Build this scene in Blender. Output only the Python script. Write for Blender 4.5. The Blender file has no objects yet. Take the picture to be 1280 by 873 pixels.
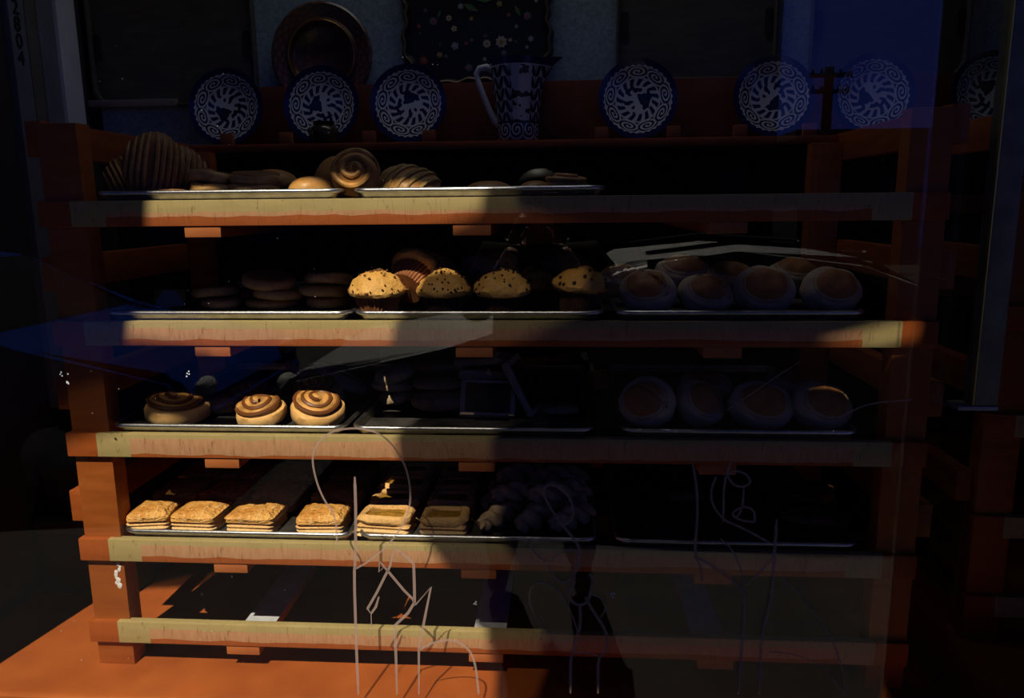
import bpy, bmesh, math, random
from mathutils import Vector, Matrix, Euler, noise
S = bpy.context.scene
COL = S.collection
PI = math.pi
R = math.radians
random.seed(7)

# ------------------------------------------------------------------ camera
F, CX, CY, CZ = 957.35, 0.1664, -1.4362, 0.9716
P_, Y_, RO = -0.185176, 0.070395, 0.010068
M3 = Matrix.Rotation(Y_, 3, 'Z') @ Matrix.Rotation(P_, 3, 'X') @ Matrix.Rotation(RO, 3, 'Y')
cam_d = bpy.data.cameras.new('camera'); cam = bpy.data.objects.new('camera', cam_d); COL.objects.link(cam)
right, fwd, up = M3 @ Vector((1, 0, 0)), M3 @ Vector((0, 1, 0)), M3 @ Vector((0, 0, 1))
mw = Matrix((right, up, -fwd)).transposed().to_4x4(); mw.translation = (CX, CY, CZ)
cam.matrix_world = mw
cam_d.sensor_width = 36; cam_d.lens = F * 36 / 1280; cam_d.clip_start = 0.02; cam_d.clip_end = 300
S.camera = cam

def at(px, py, Y):
    """the point at depth plane y = Y seen at photo pixel (px, py)"""
    d = M3 @ Vector(((px - 640) / F, 1, (436.5 - py) / F))
    t = (Y - CY) / d.y
    return Vector((CX, CY, CZ)) + t * d

def pxm(Y):            # metres per photo pixel at depth Y
    return (Y - CY) / F

# ------------------------------------------------------------------ sky, sun, exposure
SUN_DIR = Vector((0.18, 1.0, -1.4)).normalized()
sd = bpy.data.lights.new('sun', 'SUN'); sd.energy = 5.5; sd.angle = R(0.35); sd.color = (1.0, 0.93, 0.80)
sun = bpy.data.objects.new('sun', sd); COL.objects.link(sun)
sun.rotation_euler = SUN_DIR.to_track_quat('-Z', 'Y').to_euler()
FILL_W = 2.1          # power of the added fill tube built further down
w = bpy.data.worlds.new('sky'); S.world = w; w.use_nodes = True
nt = w.node_tree; nt.nodes.clear()
o_ = nt.nodes.new('ShaderNodeOutputWorld'); b_ = nt.nodes.new('ShaderNodeBackground')
g_ = nt.nodes.new('ShaderNodeTexCoord'); sx = nt.nodes.new('ShaderNodeSeparateXYZ'); cr = nt.nodes.new('ShaderNodeValToRGB')
nt.links.new(g_.outputs['Generated'], sx.inputs[0]); nt.links.new(sx.outputs['Z'], cr.inputs[0])
cr.color_ramp.elements[0].position = 0.0; cr.color_ramp.elements[0].color = (0.10, 0.16, 0.95, 1)
cr.color_ramp.elements[1].position = 0.65; cr.color_ramp.elements[1].color = (0.02, 0.026, 0.045, 1)
e_ = cr.color_ramp.elements.new(0.30); e_.color = (0.055, 0.11, 0.85, 1)
e_ = cr.color_ramp.elements.new(0.46); e_.color = (0.035, 0.055, 0.18, 1)
nt.links.new(cr.outputs[0], b_.inputs[0]); nt.links.new(b_.outputs[0], o_.inputs[0])
b_.inputs[1].default_value = 0.38
S.view_settings.view_transform = 'Standard'; S.view_settings.look = 'None'
S.view_settings.gamma = 1.0; S.view_settings.exposure = 0.0; S.view_settings.use_curve_mapping = False
S.cycles.caustics_reflective = False; S.cycles.caustics_refractive = False
S.cycles.use_denoising = True
S.cycles.transparent_max_bounces = 16; S.cycles.max_bounces = 8

# ------------------------------------------------------------------ materials
def mat(name, col, rough=0.6, metal=0.0, spec=0.3, noise_scale=0, amt=0.25, bump=0, bump_scale=60, col2=None):
    m = bpy.data.materials.new(name); m.use_nodes = True; n = m.node_tree; b = n.nodes['Principled BSDF']
    b.inputs['Base Color'].default_value = (*col, 1); b.inputs['Roughness'].default_value = rough
    b.inputs['Metallic'].default_value = metal; b.inputs['Specular IOR Level'].default_value = spec
    tc = n.nodes.new('ShaderNodeTexCoord')
    if noise_scale:
        t = n.nodes.new('ShaderNodeTexNoise'); t.inputs['Scale'].default_value = noise_scale; t.inputs['Detail'].default_value = 5
        n.links.new(tc.outputs['Object'], t.inputs['Vector'])
        r = n.nodes.new('ShaderNodeValToRGB')
        c2 = col2 or tuple(c * (1 - amt) for c in col)
        r.color_ramp.elements[0].position = 0.36; r.color_ramp.elements[0].color = (*c2, 1)
        r.color_ramp.elements[1].position = 0.62; r.color_ramp.elements[1].color = (*col, 1)
        n.links.new(t.outputs['Fac'], r.inputs[0]); n.links.new(r.outputs[0], b.inputs['Base Color'])
    if bump:
        t2 = n.nodes.new('ShaderNodeTexNoise'); t2.inputs['Scale'].default_value = bump_scale; t2.inputs['Detail'].default_value = 4
        n.links.new(tc.outputs['Object'], t2.inputs['Vector'])
        bp = n.nodes.new('ShaderNodeBump'); bp.inputs['Strength'].default_value = bump; bp.inputs['Distance'].default_value = 0.004
        n.links.new(t2.outputs['Fac'], bp.inputs['Height']); n.links.new(bp.outputs[0], b.inputs['Normal'])
    return m

class NB:
    """small node-building helper"""
    def __init__(s, name, rough=0.5, spec=0.3, metal=0):
        s.m = bpy.data.materials.new(name); s.m.use_nodes = True; s.n = s.m.node_tree; s.b = s.n.nodes['Principled BSDF']
        s.b.inputs['Roughness'].default_value = rough; s.b.inputs['Specular IOR Level'].default_value = spec; s.b.inputs['Metallic'].default_value = metal
        tc = s.n.nodes.new('ShaderNodeTexCoord'); s.obj = tc.outputs['Object']
        sp = s.n.nodes.new('ShaderNodeSeparateXYZ'); s.n.links.new(s.obj, sp.inputs[0]); s.x, s.y, s.z = sp.outputs
    def m_(s, op, a, b=None, c=None):
        k = s.n.nodes.new('ShaderNodeMath'); k.operation = op
        for i, v in enumerate((a, b, c)):
            if v is None: continue
            if isinstance(v, (int, float)): k.inputs[i].default_value = v
            else: s.n.links.new(v, k.inputs[i])
        return k.outputs[0]
    def noise(s, scale, detail=4, vec=None):
        t = s.n.nodes.new('ShaderNodeTexNoise'); t.inputs['Scale'].default_value = scale; t.inputs['Detail'].default_value = detail
        s.n.links.new(vec or s.obj, t.inputs['Vector']); return t.outputs['Fac']
    def scaled(s, v3):
        k = s.n.nodes.new('ShaderNodeVectorMath'); k.operation = 'MULTIPLY'; s.n.links.new(s.obj, k.inputs[0]); k.inputs[1].default_value = v3
        return k.outputs[0]
    def mix(s, f, a, b):
        k = s.n.nodes.new('ShaderNodeMix'); k.data_type = 'RGBA'
        if isinstance(f, (int, float)): k.inputs[0].default_value = f
        else: s.n.links.new(f, k.inputs[0])
        for i, v in ((6, a), (7, b)):
            if isinstance(v, tuple): k.inputs[i].default_value = (*v, 1)
            else: s.n.links.new(v, k.inputs[i])
        return k.outputs[2]
    def col(s, c): s.n.links.new(c, s.b.inputs['Base Color']); return s
    def bump(s, h, st=0.4, dist=0.004):
        bp = s.n.nodes.new('ShaderNodeBump'); bp.inputs['Strength'].default_value = st; bp.inputs['Distance'].default_value = dist
        s.n.links.new(h, bp.inputs['Height']); s.n.links.new(bp.outputs[0], s.b.inputs['Normal']); return s

ORANGE = (0.40, 0.105, 0.020)
def wood_mat(name, col, dark):
    q = NB(name, 0.5, 0.35)
    v = q.noise(9, 6, q.scaled((1, 1, 6)))
    g = q.m_('MULTIPLY', q.m_('SUBTRACT', v, 0.35), 2.4)
    q.col(q.mix(g, dark, col)); q.bump(v, 0.25, 0.002); return q.m
orange = wood_mat('orange_painted_wood', ORANGE, (0.27, 0.062, 0.012))
orange_end = wood_mat('orange_end_grain', (0.46, 0.16, 0.05), (0.34, 0.10, 0.03))
post_m = wood_mat('orange_post', (0.38, 0.110, 0.020), (0.29, 0.075, 0.013))

def rail_mat(name, k1, k2):
    """worn rail: khaki paint on top, bare wood in the middle, orange below; khaki patch near the ends, orange tips"""
    q = NB(name, 0.55, 0.25)
    h = q.m_('DIVIDE', q.m_('SUBTRACT', 0.0246, q.z), 0.0492)          # 0 top .. 1 bottom
    nz = q.noise(14, 6, q.scaled((1.0, 1, 4)))
    fine = q.noise(160, 4, q.scaled((1, 1, .25)))
    hw = q.m_('ADD', h, q.m_('MULTIPLY', q.m_('SUBTRACT', nz, 0.5), 0.28))
    khaki = q.mix(nz, (0.33, 0.26, 0.11), (0.44, 0.36, 0.17))
    bare = q.mix(fine, (0.36, 0.17, 0.085), (0.60, 0.34, 0.20))
    oj = q.mix(nz, (0.28, 0.06, 0.01), ORANGE)
    c = q.mix(q.m_('MULTIPLY', q.m_('GREATER_THAN', hw, k1), 0.9), khaki, bare)
    c = q.mix(q.m_('MULTIPLY', q.m_('GREATER_THAN', hw, k2), 0.92), c, oj)
    ax = q.m_('ABSOLUTE', q.x)
    c = q.mix(q.m_('GREATER_THAN', ax, 0.715), c, khaki)
    c = q.mix(q.m_('GREATER_THAN', ax, 0.785), c, oj)
    # cracks across the bare wood
    cv = q.noise(55, 2, q.scaled((1, 1, .12)))
    crack = q.m_('MULTIPLY', q.m_('LESS_THAN', q.m_('ABSOLUTE', q.m_('SUBTRACT', cv, 0.5)), 0.006), 0.4)
    c = q.mix(crack, c, (0.10, 0.04, 0.015))
    q.col(c); q.bump(fine, 0.3, 0.002); return q.m
rail_mats = [rail_mat('worn_rail_paint', a, b) for a, b in ((.46, .62), (.30, .74), (.20, .86), (.24, .74), (.32, .78))]
alu = mat('aluminium_pan', (0.62, 0.64, 0.68), 0.33, 1.0, 0.5, 40, 0.25, 0.1, 200)
alu_in = mat('baked_pan_floor', (0.20, 0.19, 0.19), 0.5, 0.8, 0.4, 18, 0.6)
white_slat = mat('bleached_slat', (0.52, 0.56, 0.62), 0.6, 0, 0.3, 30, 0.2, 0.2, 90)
floor_m = wood_mat('display_floor_plywood', (0.42, 0.112, 0.023), (0.30, 0.072, 0.015))
black_m = mat('dark_interior', (0.012, 0.011, 0.011), 0.8)
wallup = mat('blue_grey_cloth', (0.30, 0.42, 0.50), 0.9, 0, 0.1, 120, 0.3, 0.4, 300)
concrete = mat('sidewalk_concrete', (0.056, 0.055, 0.055), 0.85, 0, 0.2, 6, 0.25, 0.3, 90)
asphalt = mat('asphalt', (0.02, 0.02, 0.021), 0.85, 0, 0.2, 20, 0.3, 0.3, 120)

# baked goods
def dough(name, top, side, z0, z1, nscale=40, bump=0.35, spec=0.25, rough=0.5):
    """colour by the thing's own height: pale side, browned top, mottled"""
    q = NB(name, rough, spec)
    n1 = q.noise(nscale, 5)
    h = q.m_('ADD', q.m_('DIVIDE', q.m_('SUBTRACT', q.z, z0), z1 - z0), q.m_('MULTIPLY', q.m_('SUBTRACT', n1, 0.5), 1.1))
    h = q.m_('MINIMUM', q.m_('MAXIMUM', h, 0), 1)
    c = q.mix(h, side, top)
    n2 = q.noise(nscale * 2.7, 4)
    c = q.mix(q.m_('MULTIPLY', q.m_('GREATER_THAN', n2, 0.6), 0.35), c, tuple(v * .62 for v in top))
    q.col(c); q.bump(n2, bump, 0.004); return q.m
muffin_m = dough('muffin_crumb', (0.62, 0.34, 0.085), (0.80, 0.50, 0.16), 0.0, 0.07, 60, 0.6)
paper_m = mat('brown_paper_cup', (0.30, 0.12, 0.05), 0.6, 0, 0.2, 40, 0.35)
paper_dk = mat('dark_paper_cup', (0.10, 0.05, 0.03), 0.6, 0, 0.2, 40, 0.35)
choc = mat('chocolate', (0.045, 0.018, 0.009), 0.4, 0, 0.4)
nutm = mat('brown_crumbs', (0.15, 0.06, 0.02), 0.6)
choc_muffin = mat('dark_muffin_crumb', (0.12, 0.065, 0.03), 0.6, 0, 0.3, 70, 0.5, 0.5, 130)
q = NB('flaky_golden_crust', 0.42, 0.4)
_n1 = q.noise(16, 5); _n2 = q.noise(70, 4, q.scaled((1, 1.6, 3))); _n3 = q.noise(38, 3, q.scaled((2.2, .8, 1)))
_c = q.mix(q.m_('MINIMUM', q.m_('MAXIMUM', q.m_('MULTIPLY', q.m_('SUBTRACT', _n1, .36), 3.4), 0), 1), (0.56, 0.235, 0.042), (0.84, 0.48, 0.14))
_c = q.mix(q.m_('MULTIPLY', q.m_('GREATER_THAN', _n3, .58), .45), _c, (0.90, 0.64, 0.30))
_c = q.mix(q.m_('MULTIPLY', q.m_('LESS_THAN', _n2, .40), .4), _c, (0.38, 0.14, 0.025))
q.col(_c); q.bump(q.m_('ADD', _n2, q.m_('MULTIPLY', _n3, 1.4)), .9, .008); flaky = q.m
layered = dough('pale_layered_dough', (0.70, 0.42, 0.16), (0.82, 0.62, 0.32), 0.0, 0.02, 60, 0.8)
custard = mat('golden_fruit_filling', (0.40, 0.21, 0.03), 0.35, 0, 0.5, 60, 0.4, 0.4, 90)
roll_pale = dough('sweet_roll_dough', (0.78, 0.46, 0.16), (0.82, 0.58, 0.27), 0.0, 0.03, 30, 0.3)
roll_top = mat('browned_swirl_crust', (0.70, 0.36, 0.10), 0.48, 0, 0.35, 35, 0.62, 0.35, 80)
cinn = mat('cinnamon_filling', (0.16, 0.055, 0.015), 0.45, 0, 0.4)
floury = mat('floury_bread_crust', (0.56, 0.43, 0.28), 0.8, 0, 0.15, 30, 0.22, 0.3, 120)
crust_face = mat('browned_bread_face', (0.42, 0.19, 0.065), 0.55, 0, 0.3, 25, 0.4, 0.3, 80, (0.30, 0.12, 0.035))
cookie_side = dough('cookie_dough', (0.62, 0.33, 0.11), (0.78, 0.50, 0.20), 0.006, 0.022, 40, 0.4)
bun_m = dough('glazed_bun_crust', (0.50, 0.24, 0.06), (0.70, 0.45, 0.16), 0.0, 0.035, 24, 0.3, 0.35, 0.4)
shell_m = mat('striped_sugar_topping', (0.55, 0.36, 0.13), 0.7, 0, 0.2, 60, 0.3, 0.4, 120)
brown_m = mat('dark_brown_crust', (0.24, 0.105, 0.035), 0.55, 0, 0.3, 30, 0.4, 0.3, 90)
toasted = mat('toasted_cookie_top', (0.48, 0.23, 0.075), 0.6, 0, 0.3, 30, 0.4, 0.3, 90)
twist_m = mat('sugared_twist_dough', (0.60, 0.42, 0.23), 0.7, 0, 0.2, 45, 0.4, 0.5, 100)
wrap_m = NB('clear_plastic_wrap', 0.12, 0.5)
_tr = wrap_m.n.nodes.new('ShaderNodeBsdfTransparent'); _mx = wrap_m.n.nodes.new('ShaderNodeMixShader')
wrap_m.b.inputs['Base Color'].default_value = (0.5, 0.52, 0.55, 1); _mx.inputs[0].default_value = 0.16
wrap_m.n.links.new(_tr.outputs[0], _mx.inputs[1]); wrap_m.n.links.new(wrap_m.b.outputs[0], _mx.inputs[2])
wrap_m.n.links.new(_mx.outputs[0], wrap_m.n.nodes['Material Output'].inputs[0]); wrap_m.bump(wrap_m.noise(45, 3), 1.0, 0.01); wrap_m = wrap_m.m

# ceramics
def talavera(name, kind):
    q = NB(name, 0.18, 0.5)
    white = (0.62, 0.64, 0.66); blue = (0.010, 0.014, 0.09); navy = (0.008, 0.012, 0.05)
    if kind == 'plate':                       # plate faces local -Y, pattern in x,z ; radius 0.097
        r = q.m_('DIVIDE', q.m_('SQRT', q.m_('ADD', q.m_('MULTIPLY', q.x, q.x), q.m_('MULTIPLY', q.z, q.z))), 0.097)
        th = q.m_('ARCTAN2', q.z, q.x)
        # scalloped blue rim
        sc = q.m_('ADD', 0.875, q.m_('MULTIPLY', q.m_('ABSOLUTE', q.m_('SINE', q.m_('MULTIPLY', th, 17))), -0.035))
        rim = q.m_('GREATER_THAN', r, sc)
        # scroll band 0.58..0.84: spirals in ten cells
        NC = 9
        u = q.m_('SUBTRACT', q.m_('FRACT', q.m_('MULTIPLY', q.m_('ADD', th, PI), NC / (2 * PI))), 0.5)
        v = q.m_('DIVIDE', q.m_('SUBTRACT', r, 0.695), 0.24)
        rho = q.m_('SQRT', q.m_('ADD', q.m_('MULTIPLY', u, u), q.m_('MULTIPLY', v, v)))
        an = q.m_('ARCTAN2', v, u)
        sp = q.m_('SINE', q.m_('ADD', an, q.m_('MULTIPLY', rho, 24)))
        scroll = q.m_('GREATER_THAN', sp, 0.0)
        band = q.m_('MULTIPLY', q.m_('GREATER_THAN', r, 0.57), q.m_('LESS_THAN', r, 0.82))
        # petal ring 0.36..0.56
        pet = q.m_('SINE', q.m_('ADD', q.m_('MULTIPLY', th, 15), q.m_('MULTIPLY', r, 16)))
        ring = q.m_('MULTIPLY', q.m_('GREATER_THAN', r, 0.36), q.m_('LESS_THAN', r, 0.535))
        petal = q.m_('MULTIPLY', q.m_('GREATER_THAN', pet, -0.15), ring)
        # centre: bird-like blots
        nn = q.noise(46, 1.5)
        cen = q.m_('MULTIPLY', q.m_('LESS_THAN', r, 0.36), q.m_('GREATER_THAN', nn, 0.52))
        k = q.m_('MAXIMUM', q.m_('MAXIMUM', petal, cen), q.m_('MULTIPLY', scroll, band))
        c = q.mix(k, white, navy)
        c = q.mix(q.m_('MAXIMUM', rim, q.m_('MULTIPLY', petal, 0.8)), c, blue)
    else:                                     # pitcher, axis z, height 0.2
        th = q.m_('ARCTAN2', q.y, q.x)
        z = q.m_('DIVIDE', q.z, 0.2)
        ua = q.m_('MULTIPLY', th, 6 / PI)
        u = q.m_('SUBTRACT', q.m_('FRACT', ua), 0.5)
        au = q.m_('ABSOLUTE', u)
        wv = q.m_('SUBTRACT', q.m_('FRACT', q.m_('SUBTRACT', q.m_('MULTIPLY', z, 7.0), q.m_('MULTIPLY', au, 1.5))), .5)
        eu = q.m_('DIVIDE', q.m_('SUBTRACT', au, .26), .23); ev = q.m_('DIVIDE', wv, .43)
        leaf = q.m_('SUBTRACT', 1.0, q.m_('ADD', q.m_('MULTIPLY', eu, eu), q.m_('MULTIPLY', ev, ev)))
        leaf = q.m_('MAXIMUM', leaf, q.m_('SUBTRACT', .03, au))
        mid = q.m_('MULTIPLY', q.m_('GREATER_THAN', z, 0.24), q.m_('LESS_THAN', z, 0.9))
        panel = q.m_('GREATER_THAN', q.m_('SINE', q.m_('ADD', q.m_('MULTIPLY', th, 3), 2.5)), -0.35)
        nn = q.noise(38, 1.5)
        lf = q.m_('MULTIPLY', q.m_('GREATER_THAN', leaf, 0.0), panel)
        bird = q.m_('MULTIPLY', q.m_('GREATER_THAN', nn, 0.55), q.m_('SUBTRACT', 1, panel))
        k1 = q.m_('MULTIPLY', q.m_('MAXIMUM', lf, bird), mid)
        u2 = q.m_('SUBTRACT', q.m_('FRACT', q.m_('MULTIPLY', th, 5 / PI)), 0.5); v2 = q.m_('DIVIDE', q.m_('SUBTRACT', z, 0.13), 0.2)
        rho = q.m_('SQRT', q.m_('ADD', q.m_('MULTIPLY', u2, u2), q.m_('MULTIPLY', v2, v2)))
        sp = q.m_('SINE', q.m_('ADD', q.m_('ARCTAN2', v2, u2), q.m_('MULTIPLY', rho, 22)))
        k2 = q.m_('MULTIPLY', q.m_('GREATER_THAN', sp, -0.1), q.m_('LESS_THAN', z, 0.21))
        k3 = q.m_('MULTIPLY', q.m_('GREATER_THAN', z, 0.21), q.m_('LESS_THAN', z, 0.24))
        c = q.mix(q.m_('MAXIMUM', k1, q.m_('MAXIMUM', k2, k3)), white, navy)
        c = q.mix(q.m_('GREATER_THAN', z, 0.915), c, blue)
    q.col(c); return q.m
plate_m = talavera('blue_white_talavera_plate', 'plate')
pitcher_m = talavera('blue_white_talavera_pitcher', 'pitcher')
white_glaze = mat('white_glaze', (0.62, 0.64, 0.66), 0.18, 0, 0.5)
navy_glaze = mat('navy_glaze', (0.012, 0.02, 0.15), 0.2, 0, 0.5)

# ------------------------------------------------------------------ mesh helpers
def link_mesh(name, bm, mats, parent=None, smooth=True, loc=None, rot=None, nocalc=False):
    if not nocalc: bmesh.ops.recalc_face_normals(bm, faces=bm.faces)
    me = bpy.data.meshes.new(name); bm.to_mesh(me); bm.free()
    for m in (mats if isinstance(mats, (list, tuple)) else [mats]): me.materials.append(m)
    if smooth:
        me.polygons.foreach_set('use_smooth', [True] * len(me.polygons))
        me.set_sharp_from_angle(angle=R(45))
    o = bpy.data.objects.new(name, me); COL.objects.link(o)
    if parent: o.parent = parent
    if loc is not None: o.location = loc
    if rot is not None: o.rotation_euler = rot
    return o
def tag(o, label, cat, group=None, kind=None):
    if label: o['label'] = label
    if cat: o['category'] = cat
    if group: o['group'] = group
    if kind: o['kind'] = kind
    return o
def thing(name, label, cat, loc=(0, 0, 0), rot=(0, 0, 0), group=None):
    o = bpy.data.objects.new(name, None); COL.objects.link(o); o.location = loc; o.rotation_euler = rot
    o.empty_display_size = 0.03
    return tag(o, label, cat, group)
def dup(src, label, loc, rot=None, scale=None, group=None):
    r = src.copy(); COL.objects.link(r); r.location = loc
    if rot is not None: r.rotation_euler = rot
    if scale is not None: r.scale = (scale,) * 3 if isinstance(scale, (int, float)) else scale
    if label: r['label'] = label
    if group: r['group'] = group
    for ch in list(src.children):
        c = ch.copy(); COL.objects.link(c); c.parent = r
        for g in list(ch.children):
            d = g.copy(); COL.objects.link(d); d.parent = c
    return r
def box(bm, x0, x1, y0, y1, z0, z1, mi=0, bev=0):
    vs = [bm.verts.new((x, y, z)) for x in (x0, x1) for y in (y0, y1) for z in (z0, z1)]
    fs = []
    for a in ((0, 1, 3, 2), (4, 6, 7, 5), (0, 4, 5, 1), (2, 3, 7, 6), (0, 2, 6, 4), (1, 5, 7, 3)):
        f = bm.faces.new([vs[i] for i in a]); f.material_index = mi; fs.append(f)
    if bev:
        es = list({e for f in fs for e in f.edges})
        bmesh.ops.bevel(bm, geom=es, offset=bev, segments=2, profile=0.6, affect='EDGES')
    return vs
def boxobj(name, dims, m, parent=None, bev=0.0, local=True, loc=(0, 0, 0)):
    x0, x1, y0, y1, z0, z1 = dims
    bm = bmesh.new()
    if local:
        c = ((x0 + x1) / 2, (y0 + y1) / 2, (z0 + z1) / 2)
        box(bm, x0 - c[0], x1 - c[0], y0 - c[1], y1 - c[1], z0 - c[2], z1 - c[2], 0, bev)
        return link_mesh(name, bm, m, parent, True, c)
    box(bm, *dims, 0, bev); return link_mesh(name, bm, m, parent, True, loc)
def tube(bm, pts, r, n=8, mi=0, cap=True, flat=1.0, closed=False):
    """tube along pts; r number or list"""
    pts = [Vector(p) for p in pts]; k = len(pts); rings = []
    rr = r if isinstance(r, (list, tuple)) else [r] * k
    prevn = None
    for i, p in enumerate(pts):
        a = pts[(i - 1) % k] if (closed or i > 0) else p
        b = pts[(i + 1) % k] if (closed or i < k - 1) else p
        t = (b - a).normalized() if (b - a).length > 1e-9 else Vector((0, 0, 1))
        if prevn is None:
            ref = Vector((0, 1, 0)) if abs(t.y) < 0.9 else Vector((1, 0, 0))
            nrm = (ref - t * ref.dot(t)).normalized()
        else: nrm = (prevn - t * prevn.dot(t)).normalized()
        prevn = nrm; bn = t.cross(nrm)
        rings.append([bm.verts.new(p + nrm * math.cos(2 * PI * j / n) * rr[i] * flat + bn * math.sin(2 * PI * j / n) * rr[i]) for j in range(n)])
    for i in range(k if closed else k - 1):
        A, B = rings[i], rings[(i + 1) % k]
        for j in range(n):
            f = bm.faces.new((A[j], A[(j + 1) % n], B[(j + 1) % n], B[j])); f.material_index = mi
    if cap and not closed:
        for q in (rings[0], rings[-1]):
            try: bm.faces.new(q).material_index = mi
            except ValueError: pass
    return rings
def lathe(bm, prof, n=32, mi=0, axis='Z', fn=None):
    """prof: list of (r, z[, matindex]) ; closes at r = 0"""
    rings = []
    for p in prof:
        r, z = p[0], p[1]
        if r < 1e-6: rings.append([bm.verts.new((0, 0, z))])
        else: rings.append([bm.verts.new((r * math.cos(2 * PI * j / n), r * math.sin(2 * PI * j / n), z)) for j in range(n)])
    for i in range(len(rings) - 1):
        A, B = rings[i], rings[i + 1]; k = prof[i + 1][2] if len(prof[i + 1]) > 2 else mi
        for j in range(n):
            a, b = A[j % len(A)], A[(j + 1) % len(A)]; c, d = B[(j + 1) % len(B)], B[j % len(B)]
            q = []
            for v in (a, b, c, d):
                if v not in q: q.append(v)
            if len(q) > 2: bm.faces.new(q).material_index = k
    if fn:
        for v in bm.verts: v.co = fn(v.co)
    if axis == 'Y':
        for v in bm.verts: v.co = Vector((v.co.x, -v.co.z, v.co.y))
    return rings
def nz(p, s, seed=0): return noise.noise(Vector(p) * s + Vector((seed * 3.1, seed * 1.7, seed * 5.3)))

# ------------------------------------------------------------------ rack
ZT = [0.98807, 0.75515, 0.52404, 0.29505, 0.10752]     # rail tops
RH, HW, DEP = 0.0492, 0.85, 0.60
BEAMX = (-0.527, -0.008, 0.462)
LZ = at(600, 186, .60).z
def make_rack(label):
    t = thing('bread_rack', label, 'rack', (0, 0, 0))
    for k, z in enumerate(ZT):
        bm = bmesh.new(); box(bm, -HW, HW, -0.010, 0.010, -RH / 2, RH / 2, 0, 0.0025)
        link_mesh('front_rail', bm, rail_mats[k], t, True, (0, 0.010, z - RH / 2))
        bm = bmesh.new(); box(bm, -HW + .02, HW - .02, -0.010, 0.010, -RH / 2, RH / 2, 0, 0.0025)
        link_mesh('rear_rail', bm, orange, t, True, (0, DEP + 0.03, z - RH / 2))
        for x in BEAMX:
            xx = x + (0.012 if k == 4 else 0)
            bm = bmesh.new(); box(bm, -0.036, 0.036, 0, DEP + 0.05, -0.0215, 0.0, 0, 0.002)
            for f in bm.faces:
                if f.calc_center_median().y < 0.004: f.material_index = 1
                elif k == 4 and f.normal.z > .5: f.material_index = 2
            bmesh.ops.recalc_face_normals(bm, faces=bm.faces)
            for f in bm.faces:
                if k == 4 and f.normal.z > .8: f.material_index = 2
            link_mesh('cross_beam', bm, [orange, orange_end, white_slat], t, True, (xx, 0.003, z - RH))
    for sx_ in (-1, 1):
        for y0, ht in ((0.012, 1.135), (DEP - 0.035, LZ - .0006)):
            x0, x1 = (-0.843, -0.763) if sx_ < 0 else (0.775, 0.850)
            boxobj('post', (x0, x1, y0, y0 + 0.045, 0, ht), post_m, t, 0.003)
        for zc in (1.108, 0.845, 0.60, 0.355):
            x0, x1 = (-0.878, -0.8435) if sx_ < 0 else (0.8505, 0.884)
            boxobj('side_rail', (x0, x1, 0.03, DEP + 0.02, zc - 0.034, zc + 0.034), orange, t, 0.002)
    return t
rack = make_rack('tall orange wooden bread rack filled with trays of pastries behind the shop window')
# the flaked silver patch on the near left post
bm = bmesh.new()
for i in range(9):
    p = at(148.5 + random.uniform(-4, 4), 706 + i * 3.3, 0.011)
    bmesh.ops.create_icosphere(bm, subdivisions=1, radius=random.uniform(.003, .0065), matrix=Matrix.Translation((p.x, 0.0115, p.z)) @ Matrix.Diagonal((1, .25, 1.3, 1)))
link_mesh('flaked_paint', bm, mat('chalky_flake', (0.75, 0.75, 0.78), 0.5), rack)['label'] = 'white flaked patch on the front left post'
# second rack behind the splayed pane
rack2 = dup(rack, 'second orange bread rack mostly hidden at the right edge beyond the angled glass', (1.905, 0.20, 0))
for c in list(rack2.children):
    if c.name.startswith(('flaked_paint', 'cross_beam')) : bpy.data.objects.remove(c)

# ------------------------------------------------------------------ sheet pans
def rrect(hx, hy, r, n=5):
    pts = []
    for cx, cy, a0 in ((hx - r, hy - r, 0), (-hx + r, hy - r, 90), (-hx + r, -hy + r, 180), (hx - r, -hy + r, 270)):
        for i in range(n + 1):
            a = R(a0 + 90 * i / n); pts.append((cx + r * math.cos(a), cy + r * math.sin(a)))
    return pts
PAN_H = 0.0175
def make_pan(wd, dp, parent_label, loc, group):
    t = thing('sheet_pan', parent_label, 'baking tray', loc, (0, 0, 0), group)
    hx, hy = wd / 2, dp / 2
    bm = bmesh.new(); loops = []
    for ins, z, rr in ((0.012, 0.0, .02), (0.004, PAN_H - .004, .026), (0.0055, PAN_H - .004, .025), (0.0135, 0.0016, .019)):
        loops.append([bm.verts.new((x, y, z)) for x, y in rrect(hx - ins, hy - ins, rr)])
    n = len(loops[0])
    for a, b, mi in ((0, 1, 0), (1, 2, 0), (2, 3, 0)):
        for j in range(n):
            bm.faces.new((loops[a][j], loops[a][(j + 1) % n], loops[b][(j + 1) % n], loops[b][j])).material_index = mi
    bm.faces.new(loops[0][::-1]).material_index = 0; bm.faces.new(loops[3]).material_index = 1
    link_mesh('pan_body', bm, [alu, alu_in], t, True)
    bm = bmesh.new()
    tube(bm, [(x, y, PAN_H - .004) for x, y in rrect(hx - .0045, hy - .0045, .026, 7)], 0.0046, 8, closed=True)
    link_mesh('rolled_rim', bm, alu, t, True)
    return t
ORD = ['top', 'second', 'third', 'fourth']
PANY = 0.008
pan_px = [(0, 115, 426, 'left'), (0, 438, 757, 'middle'), (1, 127, 438, 'left'), (1, 440, 756, 'middle'), (1, 768, 1086, 'right'),
          (2, 134, 432, 'left'), (2, 438, 744, 'middle'), (2, 777, 1077, 'right'), (3, 153, 442, 'left'), (3, 447, 748, 'middle'), (3, 768, 1075, 'right')]
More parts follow.
